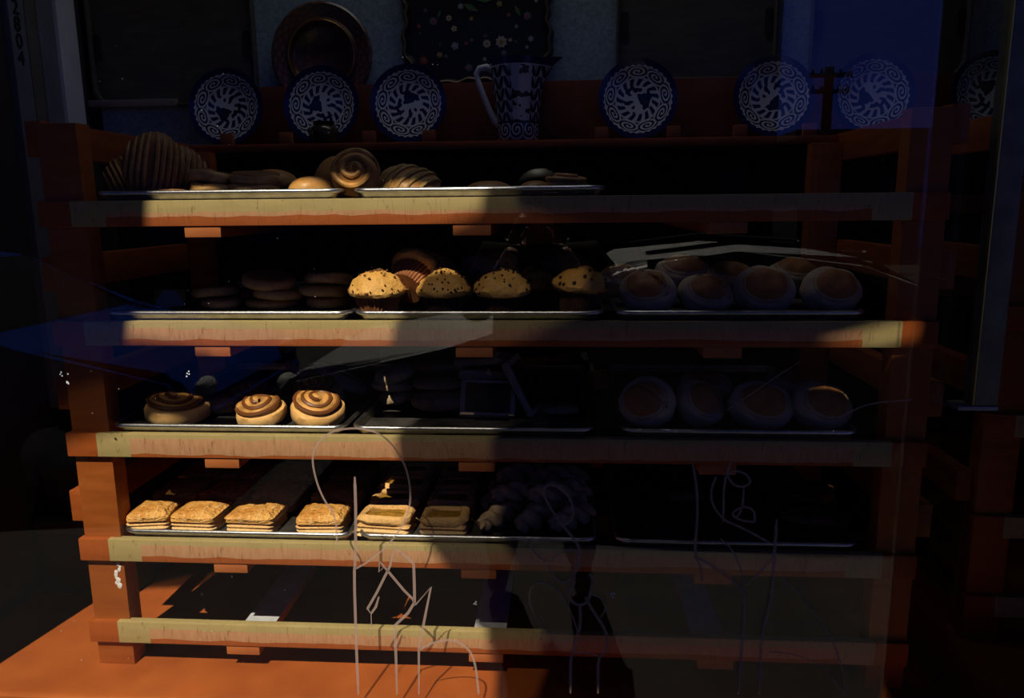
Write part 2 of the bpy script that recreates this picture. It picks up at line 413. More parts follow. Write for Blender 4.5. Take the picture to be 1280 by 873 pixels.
holds = {(0, 'left'): 'large round sweet breads', (0, 'middle'): 'striped shell buns', (1, 'left'): 'stacked thick cookies', (1, 'middle'): 'muffins', (1, 'right'): 'floury rolls',
         (2, 'left'): 'cinnamon rolls', (2, 'middle'): 'stacks of dark pastries', (2, 'right'): 'browned floury rolls', (3, 'left'): 'sunlit flaky squares', (3, 'middle'): 'fruit puffs and twists', (3, 'right'): 'a few dark rolls'}
PB = {}
for s, p0, p1, side in pan_px:
    a, b = at(p0, 300, PANY).x, at(p1, 300, PANY).x
    pyy = 258 + (CZ - ZT[s]) * F / 1.45
    a, b = at(p0, pyy, PANY).x, at(p1, pyy, PANY).x
    a = max(a, -.7615)
    make_pan(b - a, 0.615, f'aluminium sheet pan of {holds[(s, side)]} on the {side} of the {ORD[s]} shelf', ((a + b) / 2, PANY + .3075, ZT[s] + .0008), 'sheet pans on the rack')
    PB[(s, side)] = (a, b)
PZ = [z + .0030 for z in ZT]                          # pan floor height

def spot(px, s, Y, dz=0.0):
    """a point on the pan floor of shelf s at depth Y, in line with photo column px"""
    pyy = 258 + (CZ - PZ[s]) * F / (Y - CY)
    v = at(px, pyy, Y); return Vector((v.x, Y, PZ[s] + dz))

# ------------------------------------------------------------------ baked goods builders
def make_muffin(seed, cup, crumb, chips, chip_m, nchip=46, rad=0.05):
    t = thing('muffin', None, 'muffin', (0, 0, 0), group='muffins on the second shelf')
    bm = bmesh.new()
    prof = [(0.0, .03), (.034, .03), (.040, .034), (.049, .038), (.0515, .044), (.049, .052), (.041, .063), (.030, .0725), (.018, .079), (.008, .082), (0, .083)]
    lathe(bm, prof, 36)
    bmesh.ops.subdivide_edges(bm, edges=[e for e in bm.edges], cuts=1, use_grid_fill=True)
    for v in bm.verts:
        d = nz(v.co, 45, seed) * .005 + nz(v.co, 130, seed + 1) * .0022 + nz(v.co, 320, seed) * .001
        v.co += Vector((v.co.x * 8, v.co.y * 8, .7)).normalized() * d * (1 if v.co.z > .036 else .3)
    topo = link_mesh('muffin_top', bm, crumb, t)
    bm = bmesh.new(); n = 72; rings = []
    for r, z in ((0.0, 0.0), (.030, 0.0), (.033, .012), (.037, .026), (.0415, .039), (.0385, .039), (.034, .028)):
        if r == 0: rings.append([bm.verts.new((0, 0, 0))]); continue
        rings.append([bm.verts.new(((r + (.0016 if j % 2 else -.0006)) * math.cos(2 * PI * j / n), (r + (.0016 if j % 2 else -.0006)) * math.sin(2 * PI * j / n), z)) for j in range(n)])
    for i in range(len(rings) - 1):
        A, B = rings[i], rings[i + 1]
        for j in range(n):
            if len(A) == 1: bm.faces.new((A[0], B[j], B[(j + 1) % n]))
            else: bm.faces.new((A[j], A[(j + 1) % n], B[(j + 1) % n], B[j]))
    link_mesh('paper_cup', bm, cup, t, False)
    if chips:
        bm = bmesh.new(); rn = random.Random(seed)
        cand = [(v.co.copy(), v.normal.copy()) for v in topo.data.vertices if v.co.z > .0425]
        for i in range(nchip):
            p_, n_ = rn.choice(cand); sc = rn.uniform(.0018, .0034) * chips
            p_ = p_ + n_ * sc * .25 + Vector((rn.uniform(-.002, .002), rn.uniform(-.002, .002), 0))
            bmesh.ops.create_icosphere(bm, subdivisions=1, radius=sc, matrix=Matrix.Translation(p_) @ Euler((rn.random() * 3, rn.random() * 3, 0)).to_matrix().to_4x4() @ Matrix.Diagonal((1, .8, .7, 1)))
        link_mesh('chip_topping', bm, chip_m, t, False)['kind'] = 'stuff'
    return t

def make_roll(seed, dia=0.115, squash=.075, crease=True):
    """floury oval roll with browned face; local +Z is the face"""
    t = thing('floury_roll', None, 'bread roll')
    bm = bmesh.new(); bmesh.ops.create_uvsphere(bm, u_segments=40, v_segments=24, radius=1)
    for v in bm.verts:
        c = v.co.copy(); r = math.hypot(c.x, c.y)
        z = math.copysign(abs(c.z) ** .8, c.z) * squash / 2
        v.co = Vector((c.x * dia / 2, c.y * dia * .40, z))
        if c.z > 0:
            v.co.z -= .004 * max(0, 1 - abs(r - .80) / .10)          # step around the face
            v.co.z -= .0015 * max(0, 1 - abs(r - .93) / .05)
            if crease: v.co.z -= .008 * max(0, 1 - abs(c.x * .8 + c.y * .6 - .38 + .2 * c.y * c.y) / .10) * (1 if r < .85 else 0)
        v.co += v.co.normalized() * nz(c, 2.2, seed) * .004
    for f in bm.faces:
        c = f.calc_center_median(); f.material_index = 0
    link_mesh('bread_body', bm, floury, t)
    bm = bmesh.new(); rings = []; N = 40
    for k in range(9):
        q = k / 8 * .76
        rg = []
        for j in range(N if k else 1):
            a = 2 * PI * j / N; cxx, cyy = q * math.cos(a), q * math.sin(a)
            z = (1 - q * q) ** .4 * squash / 2 + .0022 - .0022 * (k / 8) ** 6 * 2
            if crease: z -= .008 * max(0, 1 - abs(cxx * .8 + cyy * .6 - .38 + .2 * cyy * cyy) / .10)
            p = Vector((cxx * dia / 2, cyy * dia * .40, z))
            c = Vector((cxx, cyy, math.sqrt(1 - q * q)))
            rg.append(bm.verts.new(p + p.normalized() * nz(c, 2.2, seed) * .004))
        rings.append(rg)
    for i in range(8):
        A, B = rings[i], rings[i + 1]
        for j in range(N):
            if i == 0: bm.faces.new((A[0], B[j], B[(j + 1) % N]))
            else: bm.faces.new((A[j], A[(j + 1) % N], B[(j + 1) % N], B[j]))
    link_mesh('browned_face', bm, crust_face, t)
    return t

def make_cookie(seed, dia=0.105, h=.024, m=None, m2=None):
    """thick round biscuit with rounded edge, shallow dimple on top"""
    t = thing('thick_cookie', None, 'cookie')
    bm = bmesh.new(); r = dia / 2
    lathe(bm, [(0, 0), (r * .86, 0), (r * .96, h * .18), (r, h * .5), (r * .97, h * .8), (r * .9, h * .95)], 40)
    bmesh.ops.contextual_create(bm, geom=[e for e in bm.edges if e.is_boundary])
    for v in bm.verts:
        v.co += Vector((v.co.x, v.co.y, .0)).normalized() * nz(v.co, 22, seed) * .004 + Vector((0, 0, nz(v.co, 28, seed + 4) * .0025))
    link_mesh('dough_side', bm, m or cookie_side, t)
    bm = bmesh.new()
    lathe(bm, [(r * .93, h * .90), (r * .90, h * .975), (r * .78, h * 1.05), (r * .5, h * 1.08), (r * .2, h * 1.02), (0, h * 1.0)], 40)
    for v in bm.verts:
        v.co += Vector((v.co.x, v.co.y, .0)).normalized() * nz(v.co, 22, seed) * .004 + Vector((0, 0, nz(v.co, 28, seed + 4) * .0025 + nz(v.co, 90, seed) * .0012))
    link_mesh('browned_top', bm, m2 or toasted, t)
    return t

def make_cinnamon(seed, dia=0.11, h=.066, turns=2.6):
    """coil of dough: a low pale base wrapped by a spiral strip that rises to the middle"""
    t = thing('cinnamon_roll', None, 'cinnamon roll')
    r0 = dia / 2
    bm = bmesh.new()
    lathe(bm, [(0, 0), (r0 * .86, 0), (r0 * .98, h * .10), (r0 * 1.0, h * .32), (r0 * .95, h * .52), (r0 * .82, h * .60), (0, h * .6)], 44)
    for v in bm.verts:
        v.co += Vector((v.co.x, v.co.y, 0)).normalized() * nz(v.co, 25, seed) * .005
    link_mesh('dough_base', bm, roll_pale, t)
    bm = bmesh.new(); N = 110; pts = []; rr = []
    for i in range(N):
        u = i / (N - 1); a = 2 * PI * turns * u + seed
        q = r0 * (.80 - .74 * u)
        pts.append((q * math.cos(a), q * math.sin(a), h * (.60 + .24 * u) + .002 * math.sin(a * 2 + seed)))
        rr.append(.0108 * (1 - .12 * u) * min(1, 0.35 + i / 10))
    tube(bm, pts, rr, 10)
    for v in bm.verts: v.co += Vector((nz(v.co, 60, seed), nz(v.co, 60, seed + 2), nz(v.co, 60, seed + 5))) * .0016
    link_mesh('swirl_crust', bm, roll_top, t)
    bm = bmesh.new()
    pts2 = [(p[0] * (1 + .0085 / max(.004, math.hypot(p[0], p[1]))), p[1] * (1 + .0085 / max(.004, math.hypot(p[0], p[1]))), p[2] + .0052) for i, p in enumerate(pts[8:])]
    tube(bm, pts2, .0046, 6)
    link_mesh('cinnamon_line', bm, cinn, t)
    return t

def make_square(seed, wx=.105, wy=.10, h=.044, filled=False):
    """puff pastry square: layered base, flaky lid (or fruit filling)"""
    t = thing('puff_pastry', None, 'pastry')
    def slab(bm, z0, z1, hx, hy, nxy=22, nzs=4, round_=.22, wob=.003, lay=0):
        # rounded-rectangle cross-section lofted in z
        rings = []
        zs = [z0 + (z1 - z0) * k / nzs for k in range(nzs + 1)]
        for k, z in enumerate(zs):
            ins = (.004 if lay and k % 2 else 0)
            if k == nzs: ins = .005
            ring = []
            for x, y in rrect(hx - ins, hy - ins, min(hx, hy) * round_, 6):
                p = Vector((x, y, z)); 
                ring.append(bm.verts.new(p + Vector((nz(p, 40, seed + k), nz(p, 40, seed + 9 + k), nz(p, 30, seed) * .6)) * wob))
            rings.append(ring)
        n = len(rings[0])
        for i in range(nzs):
            for j in range(n): bm.faces.new((rings[i][j], rings[i][(j + 1) % n], rings[i + 1][(j + 1) % n], rings[i + 1][j]))
        bm.faces.new(rings[0][::-1]); return rings[-1]
    def lid(bm, ring, z, dome, amp, freq):
        # concentric inset rings closing to centre with dome + wrinkles
        n = len(ring); prev = ring; cz = z
        for k in range(1, 9):
            q = 1 - k / 9
            cur = []
            for v in ring:
                p = Vector((v.co.x * q, v.co.y * q, z + dome * (1 - q ** 3)))
                p.z += (nz((p.x, p.y, 0), freq, seed) * amp + nz((p.x, p.y, 1), freq * 2.3, seed + 3) * amp * .5)
                cur.append(bm.verts.new(p))
            for j in range(n): bm.faces.new((prev[j], prev[(j + 1) % n], cur[(j + 1) % n], cur[j]))
            prev = cur
        bm.faces.new(prev)
    hx, hy = wx / 2, wy / 2
    bm = bmesh.new(); top = slab(bm, 0, h * (.55 if not filled else .8), hx, hy, nzs=6, lay=1, wob=.0035); bm.faces.new(top)
    link_mesh('layered_base', bm, layered, t)
    if not filled:
        bm = bmesh.new(); top = slab(bm, h * .56, h * .86, hx * 1.015, hy * 1.015, nzs=3, wob=.003); lid(bm, top, h * .86, h * .17, .0035, 60)
        link_mesh('flaky_top', bm, flaky, t)
    else:
        bm = bmesh.new(); top = slab(bm, h * .8, h * .9, hx * .78, hy * .72, nzs=2, wob=.002); lid(bm, top, h * .9, .003, .003, 80)
        link_mesh('fruit_filling', bm, custard, t)
        bm = bmesh.new()
        pts = [(x, y, h * .84) for x, y in rrect(hx * .84, hy * .84, .016, 6)]
        tube(bm, pts, .0095, 8, closed=True)
        for v in bm.verts: v.co += Vector((nz(v.co, 50, seed), nz(v.co, 50, seed + 1), nz(v.co, 50, seed + 2))) * .004
        link_mesh('folded_edge', bm, layered, t)
    return t

def make_dome(seed, name, cat, dia=.11, h=.05, m=bun_m, ribs=0, ribm=None, grooves=0):
    """round bun; optional raised stripes (shell topping) or spiral grooves"""
    t = thing(name, None, cat)
    r = dia / 2; bm = bmesh.new()
    prof = [(0, 0), (r * .8, 0), (r * .95, h * .1)] + [(r * math.cos(a) ** .8, h * (.22 + .78 * math.sin(a))) for a in [i / 10 * PI / 2 for i in range(10)]] + [(0, h)]
    lathe(bm, prof, 44)
    for v in bm.verts:
        v.co += v.co.normalized() * nz(v.co, 18, seed) * .004
    link_mesh('bun_body', bm, m, t)
    if ribs:
        bm = bmesh.new()
        for k in range(ribs):
            u = (k - (ribs - 1) / 2) / (ribs / 2) * .86
            pts = []
            for i in range(15):
                v = (i / 14 - .5) * 2 * math.sqrt(max(0, .96 - u * u)) * .98
                yy = v; xx = u + .18 * (1 - v * v) * (1 if u >= 0 else -1) * .5
                q = min(.985, math.hypot(xx, yy)); al = math.acos(min(1, q ** 1.25))
                pts.append((xx * r, yy * r, h * (.22 + .78 * math.sin(al)) + .0015))
            tube(bm, pts, [.0058 * min(1, .35 + 2.2 * min(i, 14 - i) / 14) for i in range(15)], 6)
        for v in bm.verts: v.co += v.co.normalized() * nz(v.co, 18, seed) * .004
        link_mesh('sugar_stripes', bm, ribm or shell_m, t)
    if grooves:
        bm = bmesh.new(); pts = []; rr = []
        for i in range(80):
            u = i / 79; a = 2 * PI * grooves * u; q = .95 * (1 - u) + .04
            al = math.acos(min(1, q ** 1.25)); pts.append((q * r * math.cos(a), q * r * math.sin(a), h * (.22 + .78 * math.sin(al)) + .001)); rr.append(.0075 * (1 - .4 * u) * min(1, .4 + i / 8))
        tube(bm, pts, rr, 8)
        for v in bm.verts: v.co += v.co.normalized() * nz(v.co, 18, seed) * .004
        link_mesh('coiled_ridge', bm, ribm or m, t)
    return t

def make_twist(seed, ln=.12, r=.019):
    t = thing('twisted_pastry', None, 'pastry')
    for k in range(2):
        bm = bmesh.new(); pts = []; rr = []
        for i in range(34):
            u = i / 33; a = u * PI * 3.2 + k * PI
            tp = math.sin(PI * min(max(u, .06), .94)) ** .4
            pts.append(((u - .5) * ln, math.cos(a) * r * .55 * tp, r * 1.05 + math.sin(a) * r * .55 * tp)); rr.append(r * .72 * tp)
        tube(bm, pts, rr, 9, flat=.85)
        for v in bm.verts: v.co += Vector((nz(v.co, 60, seed), nz(v.co, 60, seed + 1), nz(v.co, 60, seed + 2))) * .003
        link_mesh('dough_strand', bm, twist_m, t)
    return t

def make_slab(seed, wx, wy, h, name='chocolate_slice', cat='pastry'):
    t = thing(name, None, cat)
    bm = bmesh.new(); box(bm, -wx / 2, wx / 2, -wy / 2, wy / 2, 0, h, 0, h * .35)
    for v in bm.verts: v.co += Vector((nz(v.co, 35, seed), nz(v.co, 35, seed + 1), nz(v.co, 35, seed + 2))) * .003
    link_mesh('pale_crust', bm, floury, t)
    bm = bmesh.new(); box(bm, -wx / 2 * .82, wx / 2 * .82, -wy / 2 * .8, wy / 2 * .8, h * .6, h * 1.12, 0, h * .15)
    link_mesh('chocolate_top', bm, choc, t)
    return t

def make_oval(seed, name, cat, lx=.1, ly=.06, h=.03, m=twist_m, slash=True):
    t = thing(name, None, cat)
    bm = bmesh.new(); bmesh.ops.create_uvsphere(bm, u_segments=30, v_segments=16, radius=1)
    for v in bm.verts:
        c = v.co.copy(); v.co = Vector((c.x * lx / 2, c.y * ly / 2, h / 2 + math.copysign(abs(c.z) ** .75, c.z) * h / 2))
        if slash and c.z > 0: v.co.z -= .006 * max(0, 1 - abs(c.y - .4 * c.x) / .22) * (1 - abs(c.x))
        v.co += (v.co - Vector((0, 0, h / 2))).normalized() * nz(c, 2.5, seed) * .004
    link_mesh('bread_body', bm, m, t)
    if slash:
        bm = bmesh.new()
        tube(bm, [(x * lx / 2, .4 * x * ly / 2, h * (.5 + .5 * (1 - x * x) ** .4) - .0035) for x in [(-.7 + 1.4 * i / 9) for i in range(10)]], [.0045 * math.sin(PI * (i + .6) / 10.2) + .0008 for i in range(10)], 7)
        link_mesh('open_slash', bm, cinn, t)
    return t

def settle(o):
    """lift a thing that dips below the pan floor under it"""
    fl = max([z for z in PZ if z < o.location.z + .004] or [PZ[3]])
    mb = Matrix.LocRotScale(o.location, o.rotation_euler, o.scale)
    lo_ = min((mb @ v.co).z for ch in o.children for v in ch.data.vertices)
    if lo_ < fl: o.location.z += min(fl - lo_, .014)
    return o
class Proto:
    def __init__(s, o, group): s.o = o; s.used = False; s.g = group
    def put(s, label, loc, rot=(0, 0, 0), scale=1.0):
        if not s.used:
            s.used = True; o = s.o; o.location = loc; o.rotation_euler = rot; o.scale = (scale,) * 3 if isinstance(scale, (int, float)) else scale; o['label'] = label; o['group'] = s.g
            return settle(o)
        return settle(dup(s.o, label, loc, rot, scale, s.g))

# ---- second shelf, middle: muffins
g = 'muffins on the second shelf'
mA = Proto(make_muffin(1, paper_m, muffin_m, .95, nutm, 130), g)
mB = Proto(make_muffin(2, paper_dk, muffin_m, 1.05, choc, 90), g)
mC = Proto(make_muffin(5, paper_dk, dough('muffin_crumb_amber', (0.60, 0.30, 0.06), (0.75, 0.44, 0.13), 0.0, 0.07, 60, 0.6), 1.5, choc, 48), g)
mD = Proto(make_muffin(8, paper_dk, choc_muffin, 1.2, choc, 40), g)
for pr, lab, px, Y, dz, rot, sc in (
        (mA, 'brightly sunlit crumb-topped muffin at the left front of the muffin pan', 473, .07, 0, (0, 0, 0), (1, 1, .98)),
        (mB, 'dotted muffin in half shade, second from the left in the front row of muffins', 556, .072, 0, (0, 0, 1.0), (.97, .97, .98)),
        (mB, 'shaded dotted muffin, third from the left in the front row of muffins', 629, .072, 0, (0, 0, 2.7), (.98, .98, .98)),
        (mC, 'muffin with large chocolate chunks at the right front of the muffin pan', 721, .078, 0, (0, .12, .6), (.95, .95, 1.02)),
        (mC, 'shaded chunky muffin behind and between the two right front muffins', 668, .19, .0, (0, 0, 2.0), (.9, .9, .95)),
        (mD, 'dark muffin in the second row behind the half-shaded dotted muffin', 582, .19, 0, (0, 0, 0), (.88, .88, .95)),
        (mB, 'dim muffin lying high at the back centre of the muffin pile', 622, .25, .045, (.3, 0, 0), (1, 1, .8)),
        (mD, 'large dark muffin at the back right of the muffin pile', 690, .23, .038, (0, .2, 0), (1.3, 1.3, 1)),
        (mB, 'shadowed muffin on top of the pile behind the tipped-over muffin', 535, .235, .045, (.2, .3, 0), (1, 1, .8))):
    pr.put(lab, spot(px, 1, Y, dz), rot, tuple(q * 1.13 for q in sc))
mA2 = dup(mC.o, 'muffin tipped over on the pile, its pleated brown paper cup turned to the window', at(507, 361, .078), (R(-60), 0, R(-22)), 1.16, g)
for c in mA2.children:
    if c.name.startswith('paper_cup'): c.data = [q for q in mA.o.children if q.name.startswith('paper_cup')][0].data
def wrap_blob(label, loc, rx, ry, rz, seed):
    bm = bmesh.new(); bmesh.ops.create_icosphere(bm, subdivisions=4, radius=1)
    for v in bm.verts:
        c = v.co.copy(); d = 1 + .18 * nz(c, 2.3, seed) + .12 * abs(nz(c, 6, seed + 2))
        v.co = Vector((c.x * rx, c.y * ry, max(c.z, -.75) * rz)) * d
    return tag(link_mesh('plastic_bag', bm, wrap_m, None, False, loc), label, 'plastic bag', 'clear bags among the breads')
wrap_blob('crumpled clear plastic bag behind the second front muffin', spot(602, 1, .19, .078), .042, .035, .034, 3)
wrap_blob('crumpled clear plastic bag between the muffins and the floury rolls', spot(768, 1, .17, .036), .042, .06, .046, 6)

# ---- second and third shelf, right: floury rolls
g = 'floury rolls on the right pans'
rA = Proto(make_roll(1), g); rB = Proto(make_roll(4, .112, .07), g); rC = Proto(make_roll(9, .118, .075, False), g)
TILT = R(52)
for pr, lab, px, s, Y, dz, rot, sc in (
        (rA, 'floury creased roll leaning at the left front of the second shelf right pan', 809, 1, .075, .043, (TILT, 0, R(-14)), (.98, 1, 1)),
        (rB, 'floury roll second from left in front on the second shelf right pan', 881, 1, .075, .040, (TILT, R(4), R(10)), (1, .92, .95)),
        (rC, 'rounded floury roll third from left in front on the second shelf right pan', 953, 1, .075, .045, (R(62), 0, 0), (1, 1.02, 1)),
        (rC, 'floury roll at the right end in front on the second shelf right pan', 1036, 1, .075, .044, (R(58), 0, R(8)), (.98, 1, 1)),
        (rB, 'dim roll half hidden behind the leftmost roll of the second shelf right pan', 776, 1, .225, .052, (.5, 0, -.3), (.9, .9, .9)),
        (rA, 'brown roll on top at the back left of the second shelf right pan', 852, 1, .22, .062, (.5, 0, .2), 1.1),
        (rB, 'pale roll in the back row above the second and third rolls of the second shelf', 912, 1, .20, .053, (.4, 0, 0), 1.05),
        (rC, 'dim roll in the back row between the two right rolls of the second shelf', 990, 1, .20, .058, (.4, 0, .3), 1.02),
        (rA, 'floury roll tilted steeply at the left front of the third shelf right pan', 808, 2, .075, .052, (R(60), R(-16), R(-12)), (1, 1.16, 1)),
        (rB, 'floury roll second from left in front on the third shelf right pan', 873, 2, .085, .048, (TILT, R(12), R(18)), (.92, 1.1, 1)),
        (rC, 'large floury roll third from left in front on the third shelf right pan', 949, 2, .075, .046, (R(55), R(8), 0), (1.08, 1.04, 1)),
        (rC, 'darker floury roll at the right end in front on the third shelf right pan', 1024, 2, .075, .046, (R(54), R(6), R(10)), (1.02, 1.04, 1)),
        (rB, 'dim roll at the back of the third shelf right pan, behind the third front roll', 985, 2, .22, .055, (.4, 0, .2), 1),
        (rA, 'dim roll at the back of the third shelf right pan, behind the second front roll', 880, 2, .22, .05, (.4, 0, .2), 1)):
    pr.put(lab, spot(px, s, Y, dz), rot, sc)

# ---- second shelf, left: thick cookies
g = 'thick round cookies on the second shelf'
cA = Proto(make_cookie(1, .108, .026), g); cB = Proto(make_cookie(6, .104, .024), g)
for pr, lab, px, Y, dz, rot, sc in (
        (cA, 'thick cookie at the bottom centre of the cookie stack, in the front row', 341, .19, 0, (0, 0, 0), (1.03, 1, .75)),
        (cB, 'thick cookie lying at the bottom left of the cookie pile', 278, .18, 0, (0, 0, 1), (.75, .9, .85)),
        (cB, 'thick cookie at the bottom right of the cookie pile beside the muffin pan', 411, .19, 0, (0, 0, 2), (.86, .9, .95)),
        (cB, 'pale-edged cookie lying in the middle of the central cookie stack', 350, .17, .022, (0, R(4), .5), (1, 1, .85)),
        (cA, 'cookie tilted on top of the central cookie stack', 338, .175, .0495, (R(4), R(-10), 2), (1.1, 1, .95)),
        (cA, 'cookie in the middle of the right cookie stack', 406, .18, .0265, (0, R(5), .8), (.98, 1, .85)),
        (cB, 'cookie sloping to the right on top of the right cookie stack', 413, .185, .050, (R(3), R(9), 1.8), (1.08, 1, .9)),
        (cA, 'dark cookie resting on the bottom left cookie of the pile', 270, .19, .0235, (0, R(7), 2.4), (.82, .9, .8)),
        (cB, 'dim cookie behind the central cookie stack', 330, .29, 0, (0, 0, 0), 1)):
    pr.put(lab, spot(px, 1, Y, dz), rot, sc)
t = thing('price_card', 'small blank bluish grey price card standing at the left of the cookies', 'card', spot(212, 1, .16), (R(-8), 0, R(-6)))
bm = bmesh.new()
for a in ((-.034, -.002), (.034, .006)): pass
vs = [bm.verts.new(p) for p in ((-.034, 0, 0), (.033, 0, .007), (.034, 0, .034), (.022, 0, .041), (-.022, 0, .041), (-.034, 0, .033))]
f = bm.faces.new(vs); e = bmesh.ops.extrude_face_region(bm, geom=[f]); bmesh.ops.translate(bm, vec=(0, .0015, 0), verts=[v for v in e['geom'] if isinstance(v, bmesh.types.BMVert)])
link_mesh('card_face', bm, mat('grey_card', (0.34, 0.36, 0.42), 0.7), t, False)
for s_ in (-1, 1):
    bm = bmesh.new(); vs = [bm.verts.new(p) for p in ((s_ * .037, -.001, .012), (s_ * .037, -.001, .043), (s_ * .012, -.001, .043))]
    f = bm.faces.new(vs); e = bmesh.ops.extrude_face_region(bm, geom=[f]); bmesh.ops.translate(bm, vec=(0, .003, 0), verts=[v for v in e['geom'] if isinstance(v, bmesh.types.BMVert)])
    link_mesh('corner_clip', bm, mat('brass_yellow', (0.30, 0.24, 0.05), .5), t, False)

# ---- top shelf
g = 'sweet breads on the top shelf'
bigA = Proto(make_dome(3, 'round_sweet_bread', 'sweet bread', .15, .05, brown_m, 9, mat('toasted_stripe', (0.50, 0.26, 0.09), .6, 0, .3, 40, .3, .3, 90)), g)
bunA = Proto(make_dome(5, 'round_bun', 'bun', .10, .045, bun_m), g)
shl = Proto(make_dome(7, 'shell_bun', 'shell bun', .125, .05, bun_m, 6, shell_m), g)
coil = Proto(make_dome(11, 'coiled_bun', 'bun', .10, .05, bun_m, 0, roll_top, 2.6), g)
_fb = make_cookie(15, .115, .022, bun_m, brown_m); _fb.name = 'flat_bread'; _fb['category'] = 'bread'
flt = Proto(_fb, g)
for pr, lab, px, Y, dz, rot, sc in (
        (bigA, 'big ribbed sweet bread standing on edge at the left end of the top shelf', 196, .10, .052, (R(78), R(10), R(28)), (.78, .92, .8)),
        (bigA, 'dark ribbed sweet bread leaning low at the far left of the top shelf', 165, .12, .030, (R(60), R(-20), R(35)), (.66, .66, .6)),
        (bigA, 'ribbed sweet bread leaning behind the big upright one on the top shelf', 225, .19, .05, (R(72), R(10), R(28)), (.8, .8, .7)),
        (flt, 'flat bread barely above the pan rim, below the big ribbed bread', 215, .05, 0, (0, 0, 0), (.6, .4, .75)),
        (flt, 'flat round bread at the bottom of the left stack on the top shelf', 268, .10, 0, (0, R(4), 0), (.8, .9, 1.15)),
        (flt, 'flat round bread on top of the left stack on the top shelf', 266, .12, .027, (0, R(10), 1), (.85, .9, 1.15)),
        (flt, 'flat round bread at the bottom of the second stack on the top shelf', 318, .11, 0, (0, R(-5), 2), (.8, .9, 1.15)),
        (flt, 'flat round bread sloping on top of the second stack on the top shelf', 322, .12, .026, (0, R(-8), 2), (.85, .9, 1.15)),
        (flt, 'dark flat bread at the back behind the first flat stack on the top shelf', 295, .26, .025, (0, R(8), 2), 1.0),
        (bunA, 'dim bun at the back left of the lit bun on the top shelf', 342, .22, .018, (0, 0, 0), (1.1, 1.1, 1)),
        (bunA, 'smooth lit bun right of the flat stacks on the top shelf', 389, .070, 0, (0, 0, 0), (.92, .88, .92)),
        (bunA, 'bun standing behind the coiled bun on the top shelf', 424, .19, .025, (R(50), 0, R(-15)), (1.0, 1.0, 1)),
        (coil, 'coiled bun facing the window where the two top pans meet', 447, .085, .031, (R(66), 0, R(6)), (.95, .95, .8)),
        (bunA, 'small dark bun just right of the coiled bun on the top shelf', 472, .13, .0, (0, 0, 0), (.8, .8, .9)),
        (shl, 'striped shell bun sloping to the right at the left of the top middle pan', 513, .10, .0, (R(16), R(14), R(-25)), (.98, .9, .80)),
        (bunA, 'low dim bun in the middle of the top middle pan', 610, .12, -.012, (0, 0, 0), (1.02, 1, .92)),
        (coil, 'dim coiled bun near the right end of the top middle pan', 708, .13, -.01, (R(8), 0, 1), (.95, .9, .95)),
        (bunA, 'low dim bun beside the coiled bun near the right end of the top middle pan', 668, .12, -.018, (0, 0, 0), (.7, .8, .9))):
    pr.put(lab, spot(px, 0, Y, max(dz, 0)), rot, sc if dz >= 0 else tuple(a * b for a, b in zip(sc, (1, 1, .72))))

# ---- third shelf, left: cinnamon rolls
g = 'cinnamon rolls on the third shelf'
kA = Proto(make_cinnamon(1), g); kB = Proto(make_cinnamon(2.4, .108, .052, 2.3), g)
ov = Proto(make_oval(3, 'oval_bread', 'bread', .11, .06, .04, floury), 'breads at the back of the third shelf')
for pr, lab, px, Y, dz, rot, sc in (
        (kA, 'shaded cinnamon roll at the left end of the third shelf', 224, .085, 0, (R(12), R(4), .3), (1.18, 1, .86)),
        (kB, 'sunlit cinnamon roll with pale sides in the middle of the third shelf left pan', 329, .075, 0, (R(15), R(-3), .2), (.94, .94, .95)),
        (kA, 'sunlit cinnamon roll tilted at the right of the third shelf left pan', 398, .08, 0, (R(24), R(7), .25), (1.0, .94, .92)),
        (kA, 'dark cinnamon roll behind the tilted sunlit one on the third shelf', 400, .21, .012, (.3, 0, 0), (1, 1, .9)),
        (kB, 'dark cinnamon roll behind the middle sunlit one on the third shelf', 320, .21, 0, (.2, 0, 0), (1, 1, .9))):
    pr.put(lab, spot(px, 2, Y, dz), rot, sc)
ov.put('pale oval bread just behind the shaded cinnamon roll', spot(281, 2, .15, 0), (0, 0, .1), (.8, 1, .9))
ov.put('dim flat bread leaning at the back right of the cinnamon roll pan', spot(425, 2, .26, .045), (.3, .5, .1), (1.2, 1, .7))
ov.put('dim flat bread left of the other leaning one, behind the cinnamon rolls', spot(390, 2, .30, .05), (.3, .4, .1), (1.2, 1, .7))

